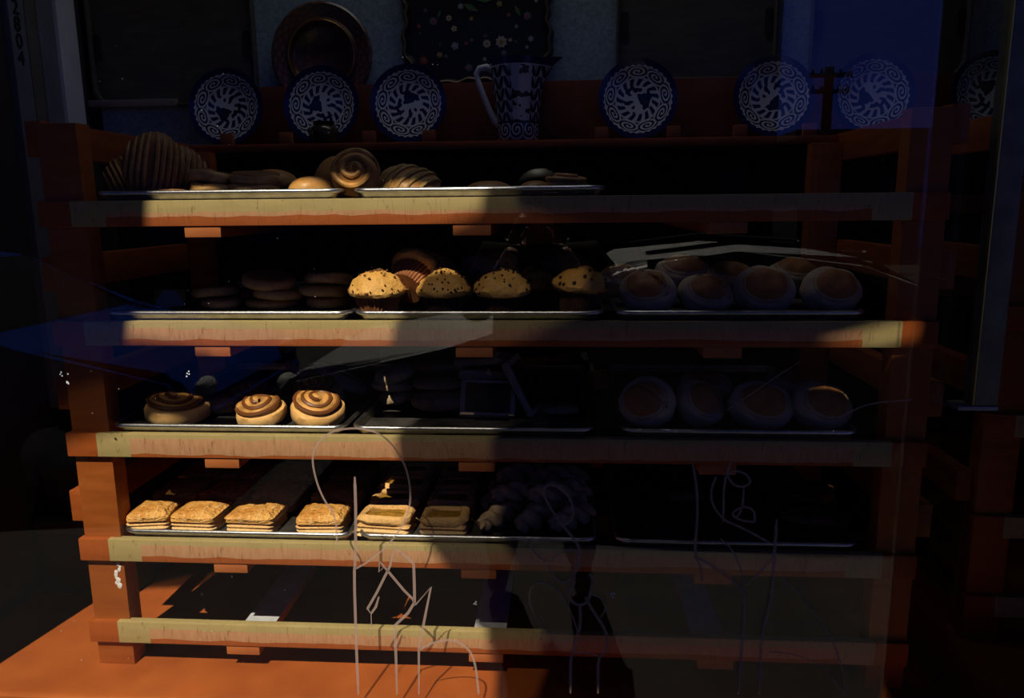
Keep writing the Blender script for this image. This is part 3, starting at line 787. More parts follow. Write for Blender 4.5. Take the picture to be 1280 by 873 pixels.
# ---- third shelf, middle
g = 'breads on the third shelf middle pan'
tw = Proto(make_oval(21, 'slashed_roll', 'bread roll', .085, .06, .028, mat('dull_golden_dough', (0.44, 0.34, 0.20), .7, 0, .2, 40, .4, .4, 90)), g)
el = Proto(make_oval(25, 'oval_biscuit', 'biscuit', .10, .07, .026, mat('dull_brown_dough', (0.34, 0.22, 0.12), .7, 0, .2, 40, .4, .4, 90), False), g)
sl = Proto(make_slab(31, .105, .07, .024), g)
for pr, lab, px, Y, dz, rot, sc in (
        (tw, 'slashed roll at the bottom of the left stack on the third shelf middle pan', 498, .205, .012, (0, R(-6), 0), (.9, 1, .95)),
        (tw, 'slashed roll in the middle of the left stack on the third shelf middle pan', 492, .205, .040, (0, R(4), .3), (1.1, 1, .95)),
        (tw, 'slashed roll on top of the left stack on the third shelf middle pan', 496, .205, .066, (R(20), R(-14), .2), (1.02, 1, 1.2)),
        (el, 'oval biscuit at the bottom of the second stack on the third shelf middle pan', 549, .16, .012, (R(10), 0, 0), (1.2, 1, 1.5)),
        (el, 'oval biscuit on top of the second stack on the third shelf middle pan', 549, .17, .054, (0, R(3), .3), (1.12, 1, .9)),
        (el, 'dark oval biscuit high at the back of the second stack on the third shelf', 545, .26, .075, (0, 0, 0), (1.1, 1, .9)),
        (sl, 'pale-edged chocolate slice tipped towards the window on the third shelf', 611, .155, .031, (R(62), R(2), R(2)), (1.12, 1.15, 1)),
        (sl, 'pale-edged slice lying flat above the tipped chocolate slice', 606, .22, .072, (0, R(1), 0), (1.0, 1, .8)),
        (sl, 'topmost thin slice of the stack behind the chocolate slice', 602, .24, .099, (0, R(-4), 0), (1.05, 1, .6)),
        (sl, 'long slice leaning steeply against the right of the chocolate slices', 650, .17, .055, (R(20), R(64), 0), (1.25, 1, .7)),
        (tw, 'small dim roll lying alone right of the slices on the third shelf middle pan', 700, .17, .0, (0, 0, 0), (1, 1, .8))):
    pr.put(lab, spot(px, 2, Y, dz), rot, sc)

# ---- fourth shelf, left: flaky squares
g = 'flaky pastry squares on the fourth shelf'
qs = [Proto(make_square(3), g), Proto(make_square(14), g), Proto(make_square(27), g)]
front = [(198, 'half-shaded puff pastry square at the left end of the fourth shelf front row', .90), (257, 'sunlit golden puff pastry square second from the left, fourth shelf front row', 1.0), (325, 'sunlit golden puff pastry square third from the left, fourth shelf front row', 1.06), (408, 'sunlit golden puff pastry square at the right end of the fourth shelf front row', 1.02)]
for i, (px, lab, sc) in enumerate(front):
    qs[i % 3].put(lab, spot(px, 3, .078), (0, 0, R((8, -3, -1, 2)[i])), (.91 * sc, 1.0, 1.0))
rown = {1: 'second', 2: 'third', 3: 'fourth'}
poss = ['leftmost', 'second from left', 'third from left', 'rightmost']
for r_ in (1, 2):
    for i, (px, lab, sc) in enumerate(front):
        X = spot(px, 3, .078).x
        qs[(i + r_) % 3].put(f'shaded pastry square {poss[i]} in the {rown[r_]} row, fourth shelf left pan', Vector((X + random.uniform(-.006, .006), .078 + .125 * r_, PZ[3])), (0, 0, R(random.uniform(-6, 6))), (.97, 1, 1.0))
# ---- fourth shelf, middle: fruit puffs and twists
g = 'fruit puffs on the fourth shelf'
fq = [Proto(make_square(41, .105, .078, .036, True), g), Proto(make_square(57, .10, .078, .036, True), g)]
rows = ['front', 'second', 'third', 'fourth']
for r_ in range(4):
    for i, px in enumerate((485, 558)):
        X = spot(px, 3, .065).x
        fq[(i + r_) % 2].put(f'golden fruit puff in the {"left" if i == 0 else "right"} column, {rows[r_]} row, fourth shelf middle pan', Vector((X, .066 + .092 * r_, PZ[3] + .0005)), (0, 0, R(random.uniform(-4, 4))), (1.08 if i == 0 else .98, 1, 1.1))
g = 'twisted pastries on the fourth shelf'
tq = [Proto(make_twist(61), g), Proto(make_twist(67, .125, .021), g)]
tn = ['left', 'middle', 'right']
for r_ in range(3):
    for i, px in enumerate((625, 672, 716)):
        X = spot(px, 3, .065).x
        tq[(i + r_) % 2].put(f'twisted pastry on the {tn[i]} of the {rows[r_]} row of twists, fourth shelf middle pan', Vector((X, .085 + .10 * r_, PZ[3])), (0, 0, R(48 + random.uniform(-8, 8))), (1, 1, 1.25))
for r_ in range(2):
    for i, px in enumerate((648, 695)):
        X = spot(px, 3, .065).x
        tq[(i + r_) % 2].put(f'twisted pastry lying on top of the pile at its {"left" if i == 0 else "right"}, {"nearer the window" if r_ == 0 else "farther back"}', Vector((X, .125 + .11 * r_, PZ[3] + .047)), (0, 0, R(28 + random.uniform(-8, 8))), (1, 1, 1.1))
# ---- fourth shelf, right
g = 'dark rolls on the fourth shelf right pan'
dk = Proto(make_oval(71, 'dark_roll', 'bread roll', .11, .075, .045, brown_m), g)
dk.put('barely visible dark roll at the left of the fourth shelf right pan', spot(850, 3, .24), (0, 0, .2))
dk.put('barely visible dark roll at the right front of the fourth shelf right pan', spot(1015, 3, .12), (0, 0, -.2), (1.3, 1, .9))
dk.put('barely visible dark roll behind the right front one on the fourth shelf right pan', spot(1010, 3, .25), (0, 0, .4), 1.1)

# ------------------------------------------------------------------ plate shelf and crockery
PY = 0.665
lz = at(600, 186, .60).z; lz1 = at(600, 176, .60).z
t = thing('plate_shelf', 'long dark orange wooden plate shelf above the bread rack', 'shelf', (0, .60, lz))
def rel(o_dims): return tuple(o_dims)
XL, XR = -0.86, 1.62
boxobj('ledge', (XL, XR, 0.0, .12, 0, lz1 - lz), orange, t, .003)
boxobj('back_board', (XL + .10, XR, .105, .12, lz1 - lz + .0005, at(600, 103, .71).z - lz), wood_mat('dark_orange_board', (0.20, 0.05, 0.014), (0.14, 0.035, 0.01)), t, .003)
for px in (283, 357, 461, 536, 752, 842, 925, 1012, 1130):
    x = at(px, 168, .61).x
    boxobj('stop_block', (x - .017, x + .017, .006, .022, lz1 - lz, lz1 - lz + .030), orange_end, t, .002)
bm = bmesh.new(); r = .097
lathe(bm, [(0, .010), (.055, .008), (.064, .004), (.075, .001), (.090, -.004), (r, -.008), (r, -.012), (.090, -.010), (.06, -.001), (.05, .002), (0, .002)], 64, axis='Y')
# Y-lathe: local z(prof) -> -y ; concave face towards -Y
for v in bm.verts: v.co.y *= -1
base_plate = link_mesh('talavera_plate', bm, plate_m); base_plate.scale = (1.06,) * 3
pl = [(284, 135, 'blue and white plate leaning at the left end of the plate shelf', 0), (403, 131, 'blue and white plate standing behind the small dark pot', 1.1), (511, 128, 'blue and white plate left of the pitcher', 2.6), (797, 127, 'blue and white plate just right of the pitcher', 4.0), (966, 127, 'blue and white plate half inside the blue sky reflection', 5.2), (1090, 125, 'blue and white plate wholly inside the blue sky reflection', .6), (1240, 107, 'dark blue and white plate at the far right behind the metal frame', 2.0)]
for i, (px, py, lab, a) in enumerate(pl):
    p = at(px, py, PY); zc = lz1 + .097 * 1.06 * math.cos(R(8)) + .0005
    o = base_plate if i == 0 else base_plate.copy()
    if i: COL.objects.link(o)
    o.location = (p.x, PY, zc); o.rotation_euler = Euler((R(-8), 0, 0)).to_matrix().to_4x4().to_euler()
    o.rotation_euler = (Matrix.Rotation(R(-8), 3, 'X') @ Matrix.Rotation(a, 3, 'Y')).to_euler()
    tag(o, lab, 'plate', 'blue and white plates on the plate shelf')
# pitcher
p = at(648, 171, .66); H = .2
t = thing('talavera_pitcher', 'white pitcher painted with blue leaves and a bird, standing on the plate shelf', 'pitcher', (p.x, .655, lz1 + .0005))
bm = bmesh.new()
lathe(bm, [(0, .001), (.052, .001), (.054, .004), (.053, .03), (.0555, .06), (.060, .10), (.066, .14), (.072, .185), (.0735, .20), (.070, .20), (.066, .17), (.055, .08), (.048, .01), (0, .01)], 56)
for v in bm.verts:
    if v.co.z > .155 and v.co.x > 0:
        k = (v.co.z - .155) / .045; c = math.cos(math.atan2(v.co.y, v.co.x)); w_ = max(0, (c - .80) / .20)
        v.co.x += .045 * w_ ** 1.2 * k ** 1.5; v.co.y *= 1 - .35 * w_ * k; v.co.z += .006 * w_ * k
link_mesh('pitcher_body', bm, pitcher_m, t)
bm = bmesh.new()
tube(bm, [(-.066, 0, .178), (-.082, 0, .186), (-.100, 0, .183), (-.108, 0, .170), (-.104, 0, .150), (-.092, 0, .118), (-.076, 0, .080), (-.062, 0, .052), (-.050, 0, .040)], [.009, .009, .0085, .008, .008, .008, .008, .009, .009], 12)
link_mesh('handle', bm, white_glaze, t)
t.scale = (1.0, 1.0, 1.02)
# little dark pot
p = at(404, 176, .625)
t = thing('small_pot', 'small dark glazed pot with a rim, in front of the second plate from the left', 'pot', (p.x, .638, lz1 + .0005))
bm = bmesh.new(); lathe(bm, [(0, 0), (.024, 0), (.036, .012), (.041, .027), (.036, .041), (.027, .048), (.028, .056), (.030, .058), (.025, .058), (.024, .048), (.03, .03), (0, .01)], 36)
link_mesh('pot_body', bm, mat('dark_olive_glaze', (0.05, 0.035, 0.012), .25, 0, .5, 25, .5), t)
bm = bmesh.new(); bmesh.ops.create_icosphere(bm, subdivisions=2, radius=.005, matrix=Matrix.Translation((-.02, -.033, .026)) @ Matrix.Diagonal((1, .5, 1, 1)))
bmesh.ops.create_icosphere(bm, subdivisions=2, radius=.005, matrix=Matrix.Translation((.02, -.033, .026)) @ Matrix.Diagonal((1, .5, 1, 1)))
link_mesh('painted_dot', bm, mat('yellow_dot', (0.4, .28, .05), .4), t)

# round platter, trays on the wall
WY = 0.76
p = at(406, 72, WY)
t = thing('round_platter', 'large round dark brown platter with a carved rim hanging on the wall', 'platter', (p.x, WY - .004, p.z))
bm = bmesh.new(); r0 = 61 * pxm(WY)
lathe(bm, [(0, .008), (r0 * .55, .010), (r0 * .61, .016), (r0 * .64, .026), (r0 * .68, .028), (r0 * .72, .022), (r0 * .96, .030), (r0, .026), (r0, .018), (r0 * .6, .0), (0, 0)], 64, axis='Y')
q = NB('carved_brown_lacquer', .3, .5)
rr_ = q.m_('DIVIDE', q.m_('SQRT', q.m_('ADD', q.m_('MULTIPLY', q.x, q.x), q.m_('MULTIPLY', q.z, q.z))), r0)
th = q.m_('ARCTAN2', q.z, q.x)
key = q.m_('GREATER_THAN', q.m_('MULTIPLY', q.m_('SINE', q.m_('MULTIPLY', th, 22)), q.m_('SINE', q.m_('MULTIPLY', rr_, 50))), .15)
key = q.m_('MULTIPLY', key, q.m_('GREATER_THAN', rr_, .73))
c = q.mix(key, (.075, .028, .014), (.16, .075, .035))
c = q.mix(q.m_('MULTIPLY', q.m_('GREATER_THAN', q.noise(55, 3), .56), q.m_('LESS_THAN', rr_, .6)), c, (.14, .07, .02))
q.col(c)
link_mesh('platter_dish', bm, q.m, t)
bm = bmesh.new(); tube(bm, [(r0 * .655 * math.cos(2 * PI * i / 48), -.029, r0 * .655 * math.sin(2 * PI * i / 48)) for i in range(48)], .0025, 6, closed=True)
link_mesh('gilt_ring', bm, mat('gilt', (0.25, .13, .05), .3, .8), t)
# floral tray
a, b = at(503, 0, WY), at(690, 104, WY); cx = (a.x + b.x) / 2; hw_ = (b.x - a.x) / 2; top = at(600, -70, WY).z; bot = at(600, 106, WY).z
t = thing('floral_tray', 'large dark tray with a scalloped edge painted with flowers, on the wall above the pitcher', 'tray', (cx, WY - .004, (top + bot) / 2))
hh = (top - bot) / 2
bm = bmesh.new()
def scal(q, y):
    pts = []
    for i in range(120):
        a = 2 * PI * i / 120; ca, sa = math.cos(a), math.sin(a)
        k = (abs(ca) ** 5 + abs(sa) ** 5) ** (-1 / 5)
        m_ = 1 + .018 * math.cos(24 * a) - .05 * math.cos(8 * a) * .5
        pts.append((hw_ * k * ca * m_ * q, y, hh * k * sa * m_ * q))
    return pts
lp = [[bm.verts.new(v) for v in scal(q, y)] for q, y in ((1, 0), (1, -.006), (.97, -.022), (.94, -.022), (.90, -.009))]
for i in range(4):
    for j in range(120): bm.faces.new((lp[i][j], lp[i][(j + 1) % 120], lp[i + 1][(j + 1) % 120], lp[i + 1][j]))
bm.faces.new(lp[0]); bm.faces.new(lp[-1])
link_mesh('tray_body', bm, mat('black_lacquer', (0.018, .02, .022), .3, 0, .5), t)
bm = bmesh.new(); tube(bm, scal(.955, -.0225), .004, 6, closed=True)
for v in bm.verts: pass
link_mesh('gold_edge', bm, mat('dull_gold', (0.16, .10, .06), .4, .3), t)
fm = [mat('flower_' + n, tuple(min(1, v * 1.7) for v in c), .6) for n, c in (('grey_blue', (.14, .17, .20)), ('red', (.22, .03, .03)), ('cream', (.28, .24, .18)), ('green', (.05, .09, .04)), ('ochre', (.22, .13, .03)), ('slate', (.07, .09, .11)))]
bm = bmesh.new(); rn = random.Random(11); done = []
for i in range(95):
    x, z = rn.uniform(-.8, .8) * hw_, rn.uniform(-.82, .82) * hh; r_ = rn.choice((.006, .009, .012, .017))
    if any((x - a) ** 2 + (z - b) ** 2 < (r_ + c) ** 2 for a, b, c in done): continue
    done.append((x, z, r_)); mi = rn.randrange(6); np_ = rn.choice((5, 6, 8))
    if mi == 3:
        A = rn.uniform(0, PI); q = [bm.verts.new((x + math.cos(A) * u * r_ * 1.4 - math.sin(A) * v * r_ * .5, -.0105, z + math.sin(A) * u * r_ * 1.4 + math.cos(A) * v * r_ * .5)) for u, v in ((-1, 0), (0, -1), (1, 0), (0, 1))]
        bm.faces.new(q).material_index = 3; continue
    vs = [bm.verts.new((x + r_ * (1 if k % 2 else .72) * math.cos(PI * k / np_), -.0105, z + r_ * (1 if k % 2 else .72) * math.sin(PI * k / np_))) for k in range(np_ * 2)]
    bm.faces.new(vs).material_index = mi
    vs = [bm.verts.new((x + r_ * .35 * math.cos(PI * k / 4), -.0112, z + r_ * .35 * math.sin(PI * k / 4))) for k in range(8)]
    bm.faces.new(vs).material_index = (mi + 2) % 6
link_mesh('painted_flowers', bm, fm, t, False)
# handled wooden trays
traym = wood_mat('dark_green_brown_wood', (0.105, 0.10, 0.075), (0.07, 0.066, 0.05))
def handled_tray(label, x0, x1, z0, z1):
    t = thing('handled_tray', label, 'tray', ((x0 + x1) / 2, WY - .004, (z0 + z1) / 2), group='wooden trays on the wall')
    hx, hz = (x1 - x0) / 2, (z1 - z0) / 2
    bm = bmesh.new(); A = rrect(hx, hz, .05, 8)
    L = [[bm.verts.new((x * k, y, z * kz)) for x, z in A] for k, kz, y in ((1, 1, 0), (1, 1, -.02), (.985, .98, -.022), (.965, .95, -.02), (.955, .94, -.010))]
    n = len(A)
    for i in range(4):
        for j in range(n): bm.faces.new((L[i][j], L[i][(j + 1) % n], L[i + 1][(j + 1) % n], L[i + 1][j]))
    bm.faces.new(L[0]); bm.faces.new(L[-1]); link_mesh('tray_board', bm, traym, t)
    for s_ in (-1, 1):
        bm = bmesh.new(); ring = [bm.verts.new((s_ * hx * .90 + x, -.0115, z - hz * .12)) for x, z in rrect(.010, .036, .009, 6)]
        f = bm.faces.new(ring); e = bmesh.ops.extrude_face_region(bm, geom=[f]); bmesh.ops.translate(bm, vec=(0, -.002, 0), verts=[v for v in e['geom'] if isinstance(v, bmesh.types.BMVert)])
        link_mesh('handle_slot', bm, black_m, t, False)
    return t
zb, zt = at(220, 134, WY).z, at(220, -40, WY).z
handled_tray('large greenish wooden tray with handle slots on the wall left of the round platter', at(116, 60, WY).x, at(322, 60, WY).x, zb, zt)
handled_tray('dark wooden tray with handle slots on the wall between the pitcher and the sky reflection', at(770, 60, WY).x, at(968, 60, WY).x, at(870, 102, WY).z, at(870, -60, WY).z)
handled_tray('dark wooden tray with handle slot on the wall at the far right', at(1010, 60, WY).x, at(1205, 60, WY).x, at(1100, 102, WY).z, at(1100, -60, WY).z)

# ------------------------------------------------------------------ the setting: interior
def struct(name, dims, m, bev=0, parent=None):
    o = boxobj(name, dims, m, parent, bev); 
    if not parent: o['kind'] = 'structure'
    return o
struct('floor', (-1.45, 3.4, -0.11, 1.0, -0.04, 0.0), floor_m)
struct('room_floor', (-1.6, 3.6, 1.0, 4.05, -.70, -.65), black_m)
struct('wall_platform', (-1.45, 3.4, .96, 1.0, -.65, -.041), black_m)
struct('wall_back', (-1.16, 3.4, WY, WY + .04, 1.14, 2.7), wallup)
struct('wall_rear', (-1.6, 3.6, 4.0, 4.05, -.65, 2.75), black_m)
struct('wall_left', (-1.24, -1.185, -.05, 4.0, -.65, 2.75), mat('dark_side_wall', (0.03, .03, .032), .8))
struct('wall_right', (3.4, 3.45, -.05, 4.0, -.65, 2.75), black_m)
struct('ceiling', (-1.6, 3.6, -.05, 4.05, 2.7, 2.78), black_m)
# added fill light for the plates and back wall, built as a ceiling tube
t = thing('added_fill_lamp', 'added dim fill tube under the ceiling above the rack, out of view', 'lamp', (0.0, .42, 2.69))
boxobj('fill_lamp_housing', (-.65, .65, -.05, .05, -.05, 0), mat('lamp_enamel', (.6, .6, .6), .4), t, .004)
bm = bmesh.new(); tube(bm, [(-.6, 0, -.068), (.6, 0, -.068)], .014, 10)
tm = bpy.data.materials.new('fill_lamp_tube'); tm.use_nodes = True; tb = tm.node_tree.nodes['Principled BSDF']
tb.inputs['Emission Color'].default_value = (.9, .93, 1, 1); tb.inputs['Emission Strength'].default_value = .3
link_mesh('fill_lamp_tube', bm, tm, t)
ld = bpy.data.lights.new('fill_light', 'AREA'); ld.shape = 'RECTANGLE'; ld.size = 1.2; ld.size_y = .06; ld.energy = FILL_W; ld.color = (.92, .93, 1.0)
lo = bpy.data.objects.new('fill_light', ld); COL.objects.link(lo); lo.parent = t; lo.location = (0, 0, -.09)
# boards on the left side wall
grey_blue = mat('grey_blue_paint', (0.15, 0.17, 0.20), .7, 0, .2, 8, .2)
olive = mat('brownish_grey_paint', (0.13, 0.12, 0.10), .7, 0, .2, 8, .2)
lightb = mat('pale_blue_paint', (0.60, 0.66, 0.72), .7, 0, .2, 8, .15)
def wall_board(i, p0, p1, z0, z1, m, th=.02):
    X = -1.185 + th
    def yy(px): return (X - CX) / ((px - 706) / F) / 1.0 + CY
    y0, y1 = yy(p0), yy(p1)
    return struct(f'trim_{i}', (-1.185, X, y0, y1, z0, z1), m, .002)
wall_board(1, 22, 42, .46, 2.4, grey_blue); wall_board(2, 43, 57, .46, 2.4, olive); wall_board(3, 58, 80, .44, 2.4, grey_blue); wall_board(4, 83.5, 107, .30, 2.4, lightb, .03)
# house number on the first board
X = -1.185 + .0205
txt = bpy.data.curves.new('house_number', 'FONT'); txt.body = '2\n8\n0\n4'; txt.size = .048; txt.space_line = .82; txt.align_x = 'CENTER'; txt.extrude = .0015
to = bpy.data.objects.new('tmp', txt); COL.objects.link(to); dg = bpy.context.evaluated_depsgraph_get()
me = bpy.data.meshes.new_from_object(to.evaluated_get(dg)); bpy.data.objects.remove(to)
hn = bpy.data.objects.new('house_number', me); COL.objects.link(hn); me.materials.clear(); me.materials.append(black_m)
yc = (X - CX) / ((31 - 706) / F) + CY
pz = CZ + (258 - 78) / F * (yc - CY)
hn.rotation_euler = Matrix(((0, 0, 1), (1, 0, 0), (0, 1, 0))).to_euler()
hn.location = (X + .001, yc + .0, pz + .115)
tag(hn, 'black house number 2804 running down the grey board at the far left', 'number')
# pale picture ledge bottom left of the wall
struct('trim_5', (at(118, 130, WY).x, at(226, 130, WY).x, WY - .03, WY, at(170, 135, WY).z, at(170, 126, WY).z), mat('pale_trim', (.24, .23, .20), .7), .002)
# dark boxes stacked at the left of the rack
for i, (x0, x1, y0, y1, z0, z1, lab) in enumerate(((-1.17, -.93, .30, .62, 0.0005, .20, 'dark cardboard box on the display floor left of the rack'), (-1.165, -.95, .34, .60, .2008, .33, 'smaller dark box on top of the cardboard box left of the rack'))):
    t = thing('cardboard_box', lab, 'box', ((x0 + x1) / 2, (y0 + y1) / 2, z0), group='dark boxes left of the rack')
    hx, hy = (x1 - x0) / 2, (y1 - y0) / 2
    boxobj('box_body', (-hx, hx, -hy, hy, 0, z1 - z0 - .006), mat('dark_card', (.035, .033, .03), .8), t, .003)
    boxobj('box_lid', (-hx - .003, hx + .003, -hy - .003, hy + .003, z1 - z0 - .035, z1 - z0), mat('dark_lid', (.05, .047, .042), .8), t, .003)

# ------------------------------------------------------------------ shop front: glass, frame, facade
GY = -0.10
gl = bpy.data.materials.new('window_glass'); gl.use_nodes = True; n = gl.node_tree; n.nodes.clear()
out = n.nodes.new('ShaderNodeOutputMaterial'); tr = n.nodes.new('ShaderNodeBsdfTransparent'); gs = n.nodes.new('ShaderNodeBsdfGlossy'); mx = n.nodes.new('ShaderNodeMixShader')
gs.inputs['Roughness'].default_value = 0.0; tr.inputs[0].default_value = (.985, .965, .925, 1)
lw = n.nodes.new('ShaderNodeLayerWeight'); lw.inputs[0].default_value = 0.5
pw = n.nodes.new('ShaderNodeMath'); pw.operation = 'POWER'; pw.inputs[1].default_value = 5; n.links.new(lw.outputs['Facing'], pw.inputs[0])
ma = n.nodes.new('ShaderNodeMath'); ma.operation = 'MULTIPLY_ADD'; ma.inputs[1].default_value = .97; ma.inputs[2].default_value = .043; n.links.new(pw.outputs[0], ma.inputs[0])
n.links.new(ma.outputs[0], mx.inputs[0]); n.links.new(tr.outputs[0], mx.inputs[1]); n.links.new(gs.outputs[0], mx.inputs[2]); n.links.new(mx.outputs[0], out.inputs[0])
GX0, GX1 = -1.30, 0.762
pane = boxobj('window_1', (GX0, GX1, GY, GY + .006, -.02, 1.78), gl); pane['kind'] = 'structure'
# splayed return pane at the right
bm = bmesh.new(); ang = R(40); c_, s_ = math.cos(ang), math.sin(ang); L_ = .272
q = [(GX1, GY), (GX1 + c_ * L_, GY + s_ * L_), (GX1 + c_ * L_ - s_ * .006, GY + s_ * L_ + c_ * .006), (GX1 - s_ * .006, GY + c_ * .006)]
va = [bm.verts.new((x, y, -.0)) for x, y in q]; vb = [bm.verts.new((x, y, 1.78)) for x, y in q]
bm.faces.new(va); bm.faces.new(vb)
for i in range(4): bm.faces.new((va[i], va[(i + 1) % 4], vb[(i + 1) % 4], vb[i]))
link_mesh('window_2', bm, gl, None, False)['kind'] = 'structure'
dark_frame = mat('dark_bronze_frame', (0.05, 0.045, 0.035), .5, .3)
facade = mat('painted_facade', (0.045, 0.04, 0.04), .8, 0, .2, 10, .3)
struct('wall_front', (-6, 6, -.16, -.02, -.63, -.045), facade)
struct('trim_6', (-6, 6, -.16, -.03, 1.78, 4.9), facade)
struct('wall_facade', (-6, -1.09, -.16, -.01, -.045, 1.78), facade)
struct('wall_entry', (1.30, 6, -.16, 0.05, -.045, 1.78), facade)
ex, ey = GX1 + c_ * L_ + .012, GY + s_ * L_ + .01
# metal shutter guide in front of the splayed pane
pg = at(1252, 250, .02)
t = thing('shutter_guide', 'grey metal upright channel ending in mid-height at the right edge', 'metal frame', (pg.x, .02, at(1252, 505, .02).z))
hz = 1.78 - at(1252, 505, .02).z
boxobj('channel', (-.022, .022, -.02, .02, 0, hz), mat('olive_grey_metal', (0.16, 0.15, 0.12), .5, .4, .4, 20, .3), t, .004)
boxobj('edge_strip', (-.0245, -.0222, -.021, -.012, .002, hz), mat('bright_brass_edge', (.55, .45, .12), .35, .8), t)
boxobj('end_plate', (-.050, .022, -.022, .03, -.008, -.0005), mat('worn_white_plate', (.3, .3, .28), .5, .3), t, .001)

# ---- scratched graffiti on the glass
etch = bpy.data.materials.new('etched_glass_scratch'); etch.use_nodes = True; n = etch.node_tree; n.nodes.clear()
out = n.nodes.new('ShaderNodeOutputMaterial'); tr = n.nodes.new('ShaderNodeBsdfTransparent'); df = n.nodes.new('ShaderNodeBsdfDiffuse'); mx = n.nodes.new('ShaderNodeMixShader')
df.inputs[0].default_value = (.42, .29, .23, 1); mx.inputs[0].default_value = .42
n.links.new(tr.outputs[0], mx.inputs[1]); n.links.new(df.outputs[0], mx.inputs[2]); n.links.new(mx.outputs[0], out.inputs[0])
def smooth(pts, it=2):
    for _ in range(it):
        q = [pts[0]]
        for a, b in zip(pts, pts[1:]):
            q += [(a[0] * .75 + b[0] * .25, a[1] * .75 + b[1] * .25), (a[0] * .25 + b[0] * .75, a[1] * .25 + b[1] * .75)]
        q.append(pts[-1]); pts = q
    return pts
def ribbon(bm, pts, wpx):
    P = [at(x, y, GY) for x, y in pts]; hw = wpx * pxm(GY) / 2; L = []
    k = len(P)
    for i, p in enumerate(P):
        d = (P[min(i + 1, k - 1)] - P[max(i - 1, 0)]); d.y = 0; d.normalize(); nn = Vector((-d.z, 0, d.x)); ww = hw * (.55 if i in (0, k - 1) else 1)
        L.append([bm.verts.new((p + nn * s_ * ww).xz.to_3d().xzy + Vector((0, yy, 0))) for s_, yy in ((-1, GY - .0002), (1, GY - .0002), (1, GY - .0007), (-1, GY - .0007))])
    for a, b in zip(L, L[1:]):
        for j in range(4): bm.faces.new((a[j], a[(j + 1) % 4], b[(j + 1) % 4], b[j]))
    bm.faces.new(L[0]); bm.faces.new(L[-1])
def tagset(name, label, ox, oy, sc, strokes):
    bm = bmesh.new()
    for wpx, sm, pts in strokes:
        pts = [(ox + x / sc, oy + min(y, 900) / sc) for x, y in pts]
        ribbon(bm, smooth(pts, sm) if sm else pts, wpx)
    bmesh.ops.translate(bm, vec=-pane.location, verts=bm.verts)
    o = link_mesh(name, bm, etch, pane, False); o['label'] = label
tagset('etched_scribble', 'scratched looping graffiti in the lower middle of the glass', 380, 530, 2.646, [
    (2.6, 2, [(110, 400), (105, 300), (70, 260), (40, 190), (25, 110), (45, 60), (90, 25), (150, 14), (210, 17), (265, 40), (310, 90), (340, 150), (353, 220), (350, 280), (320, 350), (270, 410), (215, 455), (170, 480)]),
    (4, 1, [(168, 175), (172, 300), (170, 450), (166, 500), (172, 700), (180, 895)]),
    (3.6, 0, [(300, 408), (285, 470), (240, 560), (210, 612), (222, 628), (238, 605), (248, 572)]), (2.6, 0, [(222, 628), (224, 690)]),
    (3.6, 0, [(250, 455), (280, 490), (330, 550), (360, 580), (368, 600)]), (2.6, 0, [(250, 455), (248, 490), (268, 470)]),
    (4, 0, [(300, 410), (345, 445), (363, 465), (365, 530), (366, 590), (345, 625), (300, 668), (304, 760), (308, 895)]),
    (3.6, 0, [(368, 600), (420, 540), (400, 640), (380, 745), (380, 895)]),
    (3.2, 2, [(380, 750), (420, 725), (480, 712), (530, 730), (565, 775), (578, 895)])])
tagset('etched_scribble', 'fainter scratched scribble right of the middle of the glass', 640, 580, 3.118, [
    (2, 2, [(145, 660), (100, 610), (65, 540), (70, 480), (110, 458), (160, 475), (205, 530), (235, 590), (255, 650)]),
    (3, 2, [(180, 220), (130, 140), (120, 95), (150, 78), (200, 100), (235, 150), (240, 210), (210, 240), (180, 220)]),
    (4, 2, [(180, 220), (240, 290), (265, 330), (262, 370), (240, 420), (245, 470), (215, 490), (225, 530), (260, 555), (295, 540), (310, 490), (315, 440), (300, 430)]),
    (2.4, 2, [(60, 290), (80, 340), (140, 390), (180, 350), (220, 330), (260, 345)]), (3, 2, [(140, 395), (160, 440), (205, 470), (240, 440), (265, 390)]),
    (4, 1, [(265, 555), (268, 630), (250, 680), (245, 735), (228, 740), (228, 895)]), (4, 1, [(285, 520), (320, 580), (360, 640), (375, 690), (360, 740), (335, 755), (335, 895)]),
    (3, 0, [(228, 740), (285, 735), (340, 750)]), (2.4, 2, [(310, 510), (350, 520), (370, 560), (345, 600)])])
tagset('etched_scribble', 'faint scratched lettering at the lower right of the glass', 830, 560, 2.908, [
    (3.5, 1, [(105, 60), (120, 150), (122, 250), (110, 390), (135, 430), (138, 490)]), (4, 1, [(110, 395), (180, 430), (260, 490), (295, 545), (285, 700), (270, 895)]),
    (3, 1, [(245, 50), (218, 120), (215, 270)]), (3, 1, [(190, 105), (170, 150), (175, 210), (220, 265), (260, 280), (320, 310), (390, 350)]),
    (3, 2, [(230, 100), (260, 82), (300, 95), (318, 125), (290, 145), (250, 135), (230, 100)]), (3, 1, [(290, 145), (285, 220), (260, 260)]),
    (3, 2, [(330, 270), (330, 230), (300, 212), (260, 225), (245, 245), (280, 265), (330, 270)]), (4, 1, [(410, 260), (400, 400), (390, 560), (355, 670), (345, 895)]),
    (2.4, 0, [(520, 380), (500, 530)]), (2.4, 1, [(205, 330), (250, 370), (290, 470), (292, 540)]), (2.4, 1, [(300, 500), (350, 450), (400, 390)]),
    (2.2, 2, [(430, 470), (500, 540), (590, 660), (640, 760), (660, 895)]), (2, 2, [(380, 740), (480, 750), (580, 790), (640, 880)])])
tagset('etched_scribble', 'two thin straight scratches at the right of the glass', 0, 0, 1, [(1.2, 0, [(906, 515), (960, 478), (1003, 450)]), (2, 1, [(1050, 522), (1085, 504), (1140, 500)])])
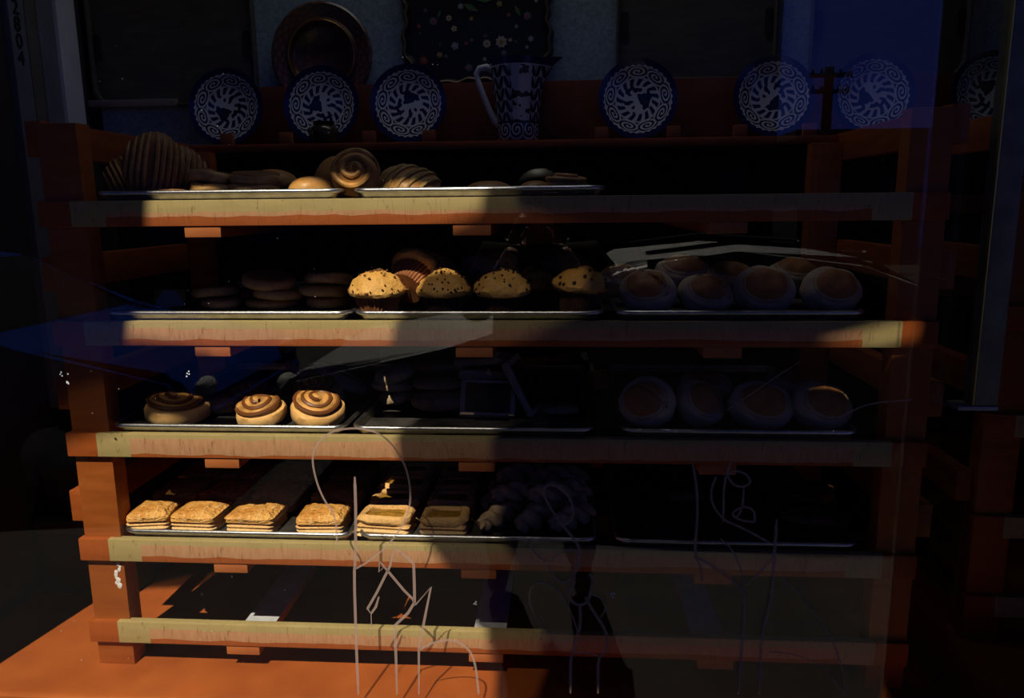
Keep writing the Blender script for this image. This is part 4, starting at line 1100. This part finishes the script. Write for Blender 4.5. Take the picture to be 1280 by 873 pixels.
bm = bmesh.new(); rn = random.Random(4)
for i in range(130):
    px, py = rn.uniform(20, 1120), rn.uniform(5, 850); p = at(px, py, GY - .0006)
    bmesh.ops.create_icosphere(bm, subdivisions=1, radius=rn.choice((.0004, .0005, .0008)), matrix=Matrix.Translation(p))
for px, py, rr_ in ((80, 470, 5), (82, 477, 4), (236, 468, 4), (765, 745, 3), (594, 754, 2)):
    for k in range(5):
        p = at(px + rn.uniform(-rr_, rr_), py + rn.uniform(-rr_, rr_), GY - .0006); bmesh.ops.create_icosphere(bm, subdivisions=1, radius=.0017, matrix=Matrix.Translation(p) @ Matrix.Diagonal((1, .4, 1, 1)))
bmesh.ops.translate(bm, vec=-pane.location, verts=bm.verts)
o = link_mesh('dust_specks', bm, mat('white_dust', (.6, .6, .6), .8), pane); o['kind'] = 'stuff'

# ------------------------------------------------------------------ the street behind the camera (seen in the glass)
GZ = -0.63
struct('sidewalk', (-14, 14, -2.36, -.16, GZ - .15, GZ), concrete)
struct('street', (-30, 40, -11, -2.36, GZ - .4, GZ - .14), asphalt)
struct('far_sidewalk', (-30, 40, -60, -11, GZ - .4, GZ), asphalt)
# added unseen sun blockers, shaped as an awning with hanging cloths and netting
AY, AZ = -2.5, 1.105 + 1.4 * 2.505
canvas = mat('blocker_canvas', (0.03, .032, .035), .9, 0, .1, 60, .3)
t = thing('sun_blocker', 'added canvas sun blocker with hanging cloths above the shop window, out of view', 'sun blocker', (0, -.16, 2.6))
boxobj('blocker_top', (-5, 5, AY + .16, -.002, AZ - 2.6, AZ - 2.57), canvas, t)
for x in (-4.5, 0, 4.5): boxobj('blocker_bracket', (x - .04, x + .04, AY + .2, -.002, AZ - 2.57, AZ - 2.5), dark_frame, t)
boxobj('blocker_bar', (-5, 5, AY + .14, AY + .17, AZ - 2.6 - .002, AZ - 2.56), dark_frame, t)
def cloth(name, poly, m):
    bm = bmesh.new()
    def lay(y): return [bm.verts.new((x, y, z - 2.6)) for x, z in poly]
    A, B = lay(AY + .155), lay(AY + .1585)
    n = len(A)
    bm.faces.new(A); bm.faces.new(B[::-1])
    for i in range(n): bm.faces.new((A[i], A[(i + 1) % n], B[(i + 1) % n], B[i]))
    return link_mesh(name, bm, m, t, False)
# shapes given where their shadow falls on the rack front, moved up along the sun direction
k = -(AY + .155 - .16)
def up_(x, z): return (x - .18 * k, z + 1.4 * k)
net = bpy.data.materials.new('blocker_netting'); net.use_nodes = True; n = net.node_tree; n.nodes.clear()  # added netting that dims the sun beside the blocker cloths
out = n.nodes.new('ShaderNodeOutputMaterial'); tr = n.nodes.new('ShaderNodeBsdfTransparent'); df = n.nodes.new('ShaderNodeBsdfDiffuse'); mx = n.nodes.new('ShaderNodeMixShader')
df.inputs[0].default_value = (.03, .032, .035, 1); mx.inputs[0].default_value = .70                  # each face lets part of the light through
n.links.new(tr.outputs[0], mx.inputs[1]); n.links.new(df.outputs[0], mx.inputs[2]); n.links.new(mx.outputs[0], out.inputs[0])
net2 = net.copy(); net2.name = 'dense_blocker_netting'
[x for x in net2.node_tree.nodes if x.type == 'MIX_SHADER'][0].inputs[0].default_value = .84
rb = [(.03, 1.105), (.01, .96), (-.12, .90), (-.14, .83), (-.17, .70), (-.165, .50), (-.15, .36), (0, .14), (.04, -.10)]
ro = [(.06, 1.105), (.08, .96), (.20, .93), (.20, .78), (.06, .70), (.02, .50), (.02, .36), (.12, .14), (.12, -.10)]
# right blocker around a gap for the sun patch, netting softens its edge
cloth('blocker_cloth', [up_(*p) for p in ro[:5]] + [up_(.617, .707), up_(.815, .7575), up_(.84, .7575), up_(.84, 1.105)], canvas)
cloth('blocker_cloth', [up_(.815, 1.105), up_(.815, -.10), up_(3.9, -.10), up_(3.9, 1.105)], canvas)
cloth('blocker_cloth', [up_(*p) for p in ro[4:]] + [up_(.84, -.10), up_(.84, .7265), up_(.815, .7265), up_(.745, .706), up_(.617, .706)], canvas)
cloth('blocker_net', [up_(*p) for p in rb] + [up_(*p) for p in ro[::-1]], net)
cloth('blocker_cloth', [up_(*p) for p in ((-.61, 1.105), (-.64, .90), (-.69, .76), (-.705, .66), (-.86, .62), (-1.05, .46), (-2.6, .46), (-2.6, 1.105))], canvas)
cloth('blocker_net', [up_(*p) for p in ((-.705, .66), (-.715, .575), (-.735, .535), (-.85, .50), (-1.05, .46), (-.86, .62))], net)
cloth('blocker_net', [up_(*p) for p in ((-.69, .715), (-.53, .69), (-.52, .605), (-.715, .575), (-.705, .66))], net2)

def make_car(label, loc, m, flip=False, chrome=True):
    t = thing('parked_car', label, 'car', loc, (0, 0, PI if flip else 0), 'parked cars along the curb')
    prof = [(-2.2, .35), (-2.25, .62), (-2.1, .82), (-1.2, .97), (-.95, 1.0), (-.25, 1.42), (.4, 1.48), (1.1, 1.44), (1.75, 1.08), (2.2, 1.02), (2.28, .6), (2.2, .35)]
    def wid(z): return .86 if z < 1.0 else .86 - (z - 1.0) * .42
    bm = bmesh.new(); A = [bm.verts.new((x, -wid(z), z)) for x, z in prof]; B = [bm.verts.new((x, wid(z), z)) for x, z in prof]
    n = len(A); bm.faces.new(A); bm.faces.new(B[::-1])
    for i in range(n): bm.faces.new((A[i], A[(i + 1) % n], B[(i + 1) % n], B[i]))
    bmesh.ops.bevel(bm, geom=list(bm.edges), offset=.05, segments=3, affect='EDGES')
    link_mesh('car_body', bm, m, t)
    glassy = mat('car_glass', (.012, .014, .016), .0, 0, .4)
    for s_ in (-1, 1):
        for poly in ([(-.72, 1.03), (-.22, 1.36), (.30, 1.41), (.30, 1.03)], [(.38, 1.03), (.38, 1.41), (1.0, 1.38), (1.45, 1.08), (1.4, 1.03)]):
            bm = bmesh.new(); a = [bm.verts.new((x, s_ * (wid(z) + .004), z)) for x, z in poly]; b = [bm.verts.new((x, s_ * (wid(z) - .02), z)) for x, z in poly]
            k_ = len(a); bm.faces.new(a); bm.faces.new(b[::-1])
            for i in range(k_): bm.faces.new((a[i], a[(i + 1) % k_], b[(i + 1) % k_], b[i]))
            link_mesh('side_window', bm, glassy, t, False)
        if not chrome: continue
        bm = bmesh.new(); tube(bm, [(x, s_ * (wid(z) + .006), z) for x, z in ((-.76, 1.01), (.3, 1.01), (1.5, 1.03))], .012, 6); link_mesh('chrome_trim', bm, mat('chrome', (.8, .8, .82), .1, 1.0), t)
        bm = bmesh.new(); tube(bm, [(-.1, s_ * .62, 1.47), (.4, s_ * .62, 1.53), (1.1, s_ * .62, 1.48)], .014, 6); link_mesh('roof_rail', bm, mat('chrome', (.8, .8, .82), .1, 1.0), t)
    for poly in ([(-.92, 1.02), (-.27, 1.41)], [(1.14, 1.425), (1.72, 1.10)]):
        (x0, z0), (x1, z1) = poly; d = Vector((z0 - z1, 0, x1 - x0)).normalized() * .008
        bm = bmesh.new(); vs = [bm.verts.new(Vector((x, s2 * (wid(z) - .10), z)) + d * kk) for kk in (1, -2) for x, z, s2 in ((x0, z0, -1), (x1, z1, -1), (x1, z1, 1), (x0, z0, 1))]
        bm.faces.new(vs[:4]); bm.faces.new(vs[4:][::-1])
        for i in range(4): bm.faces.new((vs[i], vs[(i + 1) % 4], vs[4 + (i + 1) % 4], vs[4 + i]))
        link_mesh('windscreen' if x0 < 0 else 'rear_window', bm, glassy, t, False)
    for x in (-1.4, 1.4):
        for s_ in (-1, 1):
            bm = bmesh.new(); lathe(bm, [(0, -.09), (.2, -.10), (.31, -.10), (.335, -.07), (.335, .07), (.31, .10), (.2, .10), (0, .09)], 32)
            for v in bm.verts: v.co = Vector((v.co.x, v.co.z, v.co.y))
            wh = link_mesh('wheel', bm, mat('tyre', (.015, .015, .015), .8), t, True, (x, s_ * .80, .335))
            bm = bmesh.new(); lathe(bm, [(0, .0), (.19, .0), (.2, .02), (.06, .03), (0, .03)], 20)
            for v in bm.verts: v.co = Vector((v.co.x, s_ * (v.co.z + .095), v.co.y))
            link_mesh('hubcap', bm, mat('hub', (.5, .5, .52), .3, .9), wh)
    for s_ in (-1, 1):
        for x, mm in ((-2.2, mat('headlamp', (.6, .6, .6), .1)), (2.245, mat('tail_lamp', (.3, .01, .01), .2))):
            bm = bmesh.new(); bmesh.ops.create_icosphere(bm, subdivisions=2, radius=.09, matrix=Matrix.Translation((x, s_ * .66, .72)) @ Matrix.Diagonal((.5, 1.3, .7, 1))); link_mesh('lamp', bm, mm, t)
    return t
CYR = -3.75; CG = GZ - .14
silver = mat('silver_car_paint', (.34, .345, .355), .45, .1, .3)
make_car('silver car parked at the curb, mirrored faintly in the middle of the glass', (at(368, 450, 2 * GY - CYR - .5).x + 2.2, CYR, CG), silver)
make_car('dark blue car parked at the curb, mirrored at the left of the glass', (-4.13, CYR + .1, CG), mat('blue_car_paint', (.008, .032, .22), .7, .0, .0), True, False)

# buildings across the street, backlit
def building(label, x0, x1, y1, h, m, eave=0.0, dp=7, nwin=5, floors=2):
    t = thing('building', label, 'building', ((x0 + x1) / 2, y1, GZ), group='buildings across the street')
    hx = (x1 - x0) / 2
    boxobj('walls', (-hx, hx, -dp, 0, 0, h), m, t)
    boxobj('roof', (-hx - eave, hx + eave, -dp - eave, eave, h + .0005, h + .22), mat('roof_tar', (.03, .03, .032), .8), t)
    wg = mat('street_window', (.02, .025, .03), .1)
    for f_ in range(floors):
        for i in range(nwin):
            x = -hx + (i + .5) * 2 * hx / nwin; z = .9 + f_ * 2.9
            if z + 1.4 > h: continue
            wf = boxobj('window', (x - .5, x + .5, 0.0, .06, z, z + 1.35), mat('window_frame', (.08, .08, .08), .6), t); 
            boxobj('pane', (-.44, .44, .025, .036, -.6, .6), wg, wf)
    return t
building('long dark two-storey building across the street, its outline against the sky', -16, at(975, 100, 2 * GY + 14.5).x, -14.5, 6.5, mat('dark_brick', (.05, .04, .036), .9, 0, .1, 15, .3), .1, 9, 9, 2)
building('low house with a flat roof under the sky reflection', at(1003, 170, 2 * GY + 22).x, 14, -22, at(1080, 172, 2 * GY + 22).z - GZ, mat('dark_stucco', (.06, .045, .04), .9), .25, 7, 4, 1)
building('low shed beside the long building across the street', at(960, 205, 2 * GY + 33).x, at(1003, 205, 2 * GY + 33).x + 1.5, -33, at(985, 203, 2 * GY + 33).z - GZ, mat('dark_shed', (.05, .04, .04), .9), .15, 5, 2, 1)
# utility pole
D = -20.0; pt = at(1037, 84, 2 * GY - D)
t = thing('utility_pole', 'wooden utility pole with two crossarms, mirrored against the blue sky', 'utility pole', (pt.x, D, GZ))
ptop = pt.z - GZ
polem = mat('weathered_pole', (.045, .035, .03), .9)
bm = bmesh.new(); tube(bm, [(0, 0, 0), (0, 0, ptop)], [.16, .12], 12); link_mesh('pole', bm, polem, t)
for dz, hl in ((.22, .52), (.62, .5)):
    boxobj('crossarm', (-hl, hl, .10, .20, ptop - dz - .05, ptop - dz + .05), polem, t)
    for x in (-hl + .06, -hl * .45, hl * .45, hl - .06):
        bm = bmesh.new(); lathe(bm, [(0, 0), (.03, 0), (.045, .04), (.03, .08), (.02, .10), (0, .10)], 10); link_mesh('insulator', bm, polem, t, True, (x, .15, ptop - dz + .05))
for o0 in list(t.children):
    if o0.name.startswith('pole'): pass

# ------------------------------------------------------------------ the photographer (mirrored faintly)
def skin(name, verts, edges, radii, m, parent=None, sub=2, root=0):
    me = bpy.data.meshes.new(name); me.from_pydata(verts, edges, []); o = bpy.data.objects.new(name, me); COL.objects.link(o)
    md = o.modifiers.new('skin', 'SKIN'); sv = me.skin_vertices[0].data
    for i, r_ in enumerate(radii):
        sv[i].radius = r_ if isinstance(r_, tuple) else (r_, r_); sv[i].use_root = (i == root)
    md.use_smooth_shade = True
    s2 = o.modifiers.new('sub', 'SUBSURF'); s2.levels = sub; s2.render_levels = sub
    dg = bpy.context.evaluated_depsgraph_get(); me2 = bpy.data.meshes.new_from_object(o.evaluated_get(dg)); bpy.data.objects.remove(o)
    o = bpy.data.objects.new(name, me2); COL.objects.link(o); me2.materials.clear(); me2.materials.append(m)
    me2.polygons.foreach_set('use_smooth', [True] * len(me2.polygons))
    if parent: o.parent = parent
    return o
skin_m = mat('skin', (.45, .25, .17), .55, 0, .3)
cloth_d = mat('dark_jacket', (.012, .012, .014), .9, 0, .1)
jean = mat('dark_trousers', (.012, .013, .018), .9, 0, .1)
PX, PYY = CX - .10, CY - .34
t = thing('person', 'photographer in dark clothes and glasses holding a camera, mirrored in the glass', 'person', (PX, PYY, GZ))
eye = CZ - GZ - .0                                  # camera height above the sidewalk, about 1.60
E_ = eye + .02
# continuous body (head, neck, trunk, arms, legs)
V = [(0, 0, .98), (0, .01, 1.15), (0, 0, 1.32), (0, -.01, 1.43), (0, -.005, 1.49), (0, .02, 1.56), (0, .03, 1.64), (0, .02, 1.70)]
Rr = [(.15, .11), (.135, .10), (.165, .115), (.10, .085), (.055, .055), (.068, .08), (.077, .09), (.06, .07)]
ED = [(0, 1), (1, 2), (2, 3), (3, 4), (4, 5), (5, 6), (6, 7)]
for s_ in (-1, 1):
    b0 = len(V)
    V += [(s_ * .19, 0, 1.40), (s_ * .27, .0, 1.17), (s_ * .15, .19, 1.32), (s_ * .085, .245, 1.45)]
    Rr += [.062, .05, .04, .03]; ED += [(2, b0), (b0, b0 + 1), (b0 + 1, b0 + 2), (b0 + 2, b0 + 3)]
    b1 = len(V)
    V += [(s_ * .11, 0, .90), (s_ * .15, .02, .50), (s_ * .17, -.01, .10), (s_ * .18, .12, .04)]
    Rr += [.10, .065, .048, .042]; ED += [(0, b1), (b1, b1 + 1), (b1 + 1, b1 + 2), (b1 + 2, b1 + 3)]
dz_ = E_ - 1.62
V = [(x, y, z + (dz_ if z > .95 else 0)) for x, y, z in V]
body = skin('body', V, ED, Rr, skin_m, t)
# clothing shells follow the same skeleton, slightly wider
torso_i = [0, 1, 2, 3, 8, 9, 10, 16, 17, 18] 
JV = [V[0], V[1], V[2], V[3], V[8], V[9], V[10], V[16], V[17], V[18]]
JR = [(.215, .15), (.20, .14), (.215, .145), (.11, .09), .085, .07, .052, .085, .07, .052]
skin('jacket', JV, [(0, 1), (1, 2), (2, 3), (2, 4), (4, 5), (5, 6), (2, 7), (7, 8), (8, 9)], JR, cloth_d, t)
LV = [V[0], V[12], V[13], V[14], V[20], V[21], V[22]]
skin('trousers', LV, [(0, 1), (1, 2), (2, 3), (0, 4), (4, 5), (5, 6)], [(.168, .125), .118, .085, .072, .118, .085, .072], jean, t)
# face details, ears, hair, glasses
def blob(name, loc, rad, m, par, rot=(0, 0, 0)):
    bm = bmesh.new(); bmesh.ops.create_icosphere(bm, subdivisions=3, radius=1, matrix=Matrix.Diagonal((*rad, 1))); return link_mesh(name, bm, m, par, True, loc, rot)
HZ = 1.62 + dz_
blob('nose', (0, .118, HZ - .02), (.014, .018, .022), skin_m, t); blob('mouth', (0, .100, HZ - .062), (.024, .008, .007), mat('lips', (.35, .13, .11), .5), t)
for s_ in (-1, 1):
    blob('ear', (s_ * .080, .02, HZ - .01), (.010, .02, .032), skin_m, t)
    blob('eye', (s_ * .032, .098, HZ + .005), (.013, .010, .010), mat('eye_white', (.7, .7, .68), .2), t)
    bm = bmesh.new(); tube(bm, [(s_ * .034 + .026 * math.cos(2 * PI * i / 24), .122, HZ + .005 + .021 * math.sin(2 * PI * i / 24)) for i in range(24)], .0022, 6, closed=True)
    tube(bm, [(s_ * .060, .122, HZ + .008), (s_ * .084, .03, HZ + .01)], .002, 6); link_mesh('glasses_rim', bm, mat('shiny_metal', (.8, .8, .82), .12, 1), t)
blob('hair', (0, .0, HZ + .045), (.088, .10, .075), mat('short_grey_hair', (.10, .09, .085), .5), t)
# hands with fingers around the camera
for s_ in (-1, 1):
    w = Vector((s_ * .085, .245, 1.45 + dz_)); kn = Vector((s_ * .078, .262, 1.505 + dz_))
    HV = [tuple(w), tuple((w + kn) / 2), tuple(kn)]; HR = [.026, (.030, .018), (.030, .016)]; HE = [(0, 1), (1, 2)]
    for f_ in range(4):
        b0 = len(HV); base = kn + Vector((0, .003 + .0, 0)) + Vector((s_ * -.002, -.022 + .015 * f_, .006 + .004 * (f_ % 2)))
        ln = (.030, .034, .032, .026)[f_]
        HV += [tuple(base), tuple(base + Vector((-s_ * .004, .004, ln))), tuple(base + Vector((-s_ * .022, .006, ln + .016))), tuple(base + Vector((-s_ * .040, .004, ln + .014)))]
        HR += [.0095, .009, .0085, .0075]; HE += [(2, b0), (b0, b0 + 1), (b0 + 1, b0 + 2), (b0 + 2, b0 + 3)]
    b0 = len(HV); HV += [tuple(w + Vector((-s_ * .022, -.012, .022))), tuple(w + Vector((-s_ * .04, -.016, .05))), tuple(w + Vector((-s_ * .048, -.012, .074)))]
    HR += [.011, .010, .0085]; HE += [(0, b0), (b0, b0 + 1), (b0 + 1, b0 + 2)]
    skin('hand', HV, HE, HR, skin_m, t, 1)
# the camera the person holds sits just behind the viewpoint
t2 = thing('photo_camera', 'black camera with a large lens held in front of the photographer\'s face', 'camera', (CX, CY - .045, CZ))
cb = mat('black_camera', (.012, .012, .013), .4)
boxobj('camera_body', (-.07, .07, -.075, -.03, -.045, .045), cb, t2, .008); boxobj('viewfinder_hump', (-.028, .028, -.07, -.035, .044, .066), cb, t2, .006)
bm = bmesh.new(); lathe(bm, [(0, -.001), (.036, -.001), (.040, .002), (.040, .045), (.037, .047), (.035, .042), (.032, .012), (0, .010)], 36, axis='Y')
for v in bm.verts: v.co.y = -v.co.y - .035
link_mesh('lens', bm, cb, t2)
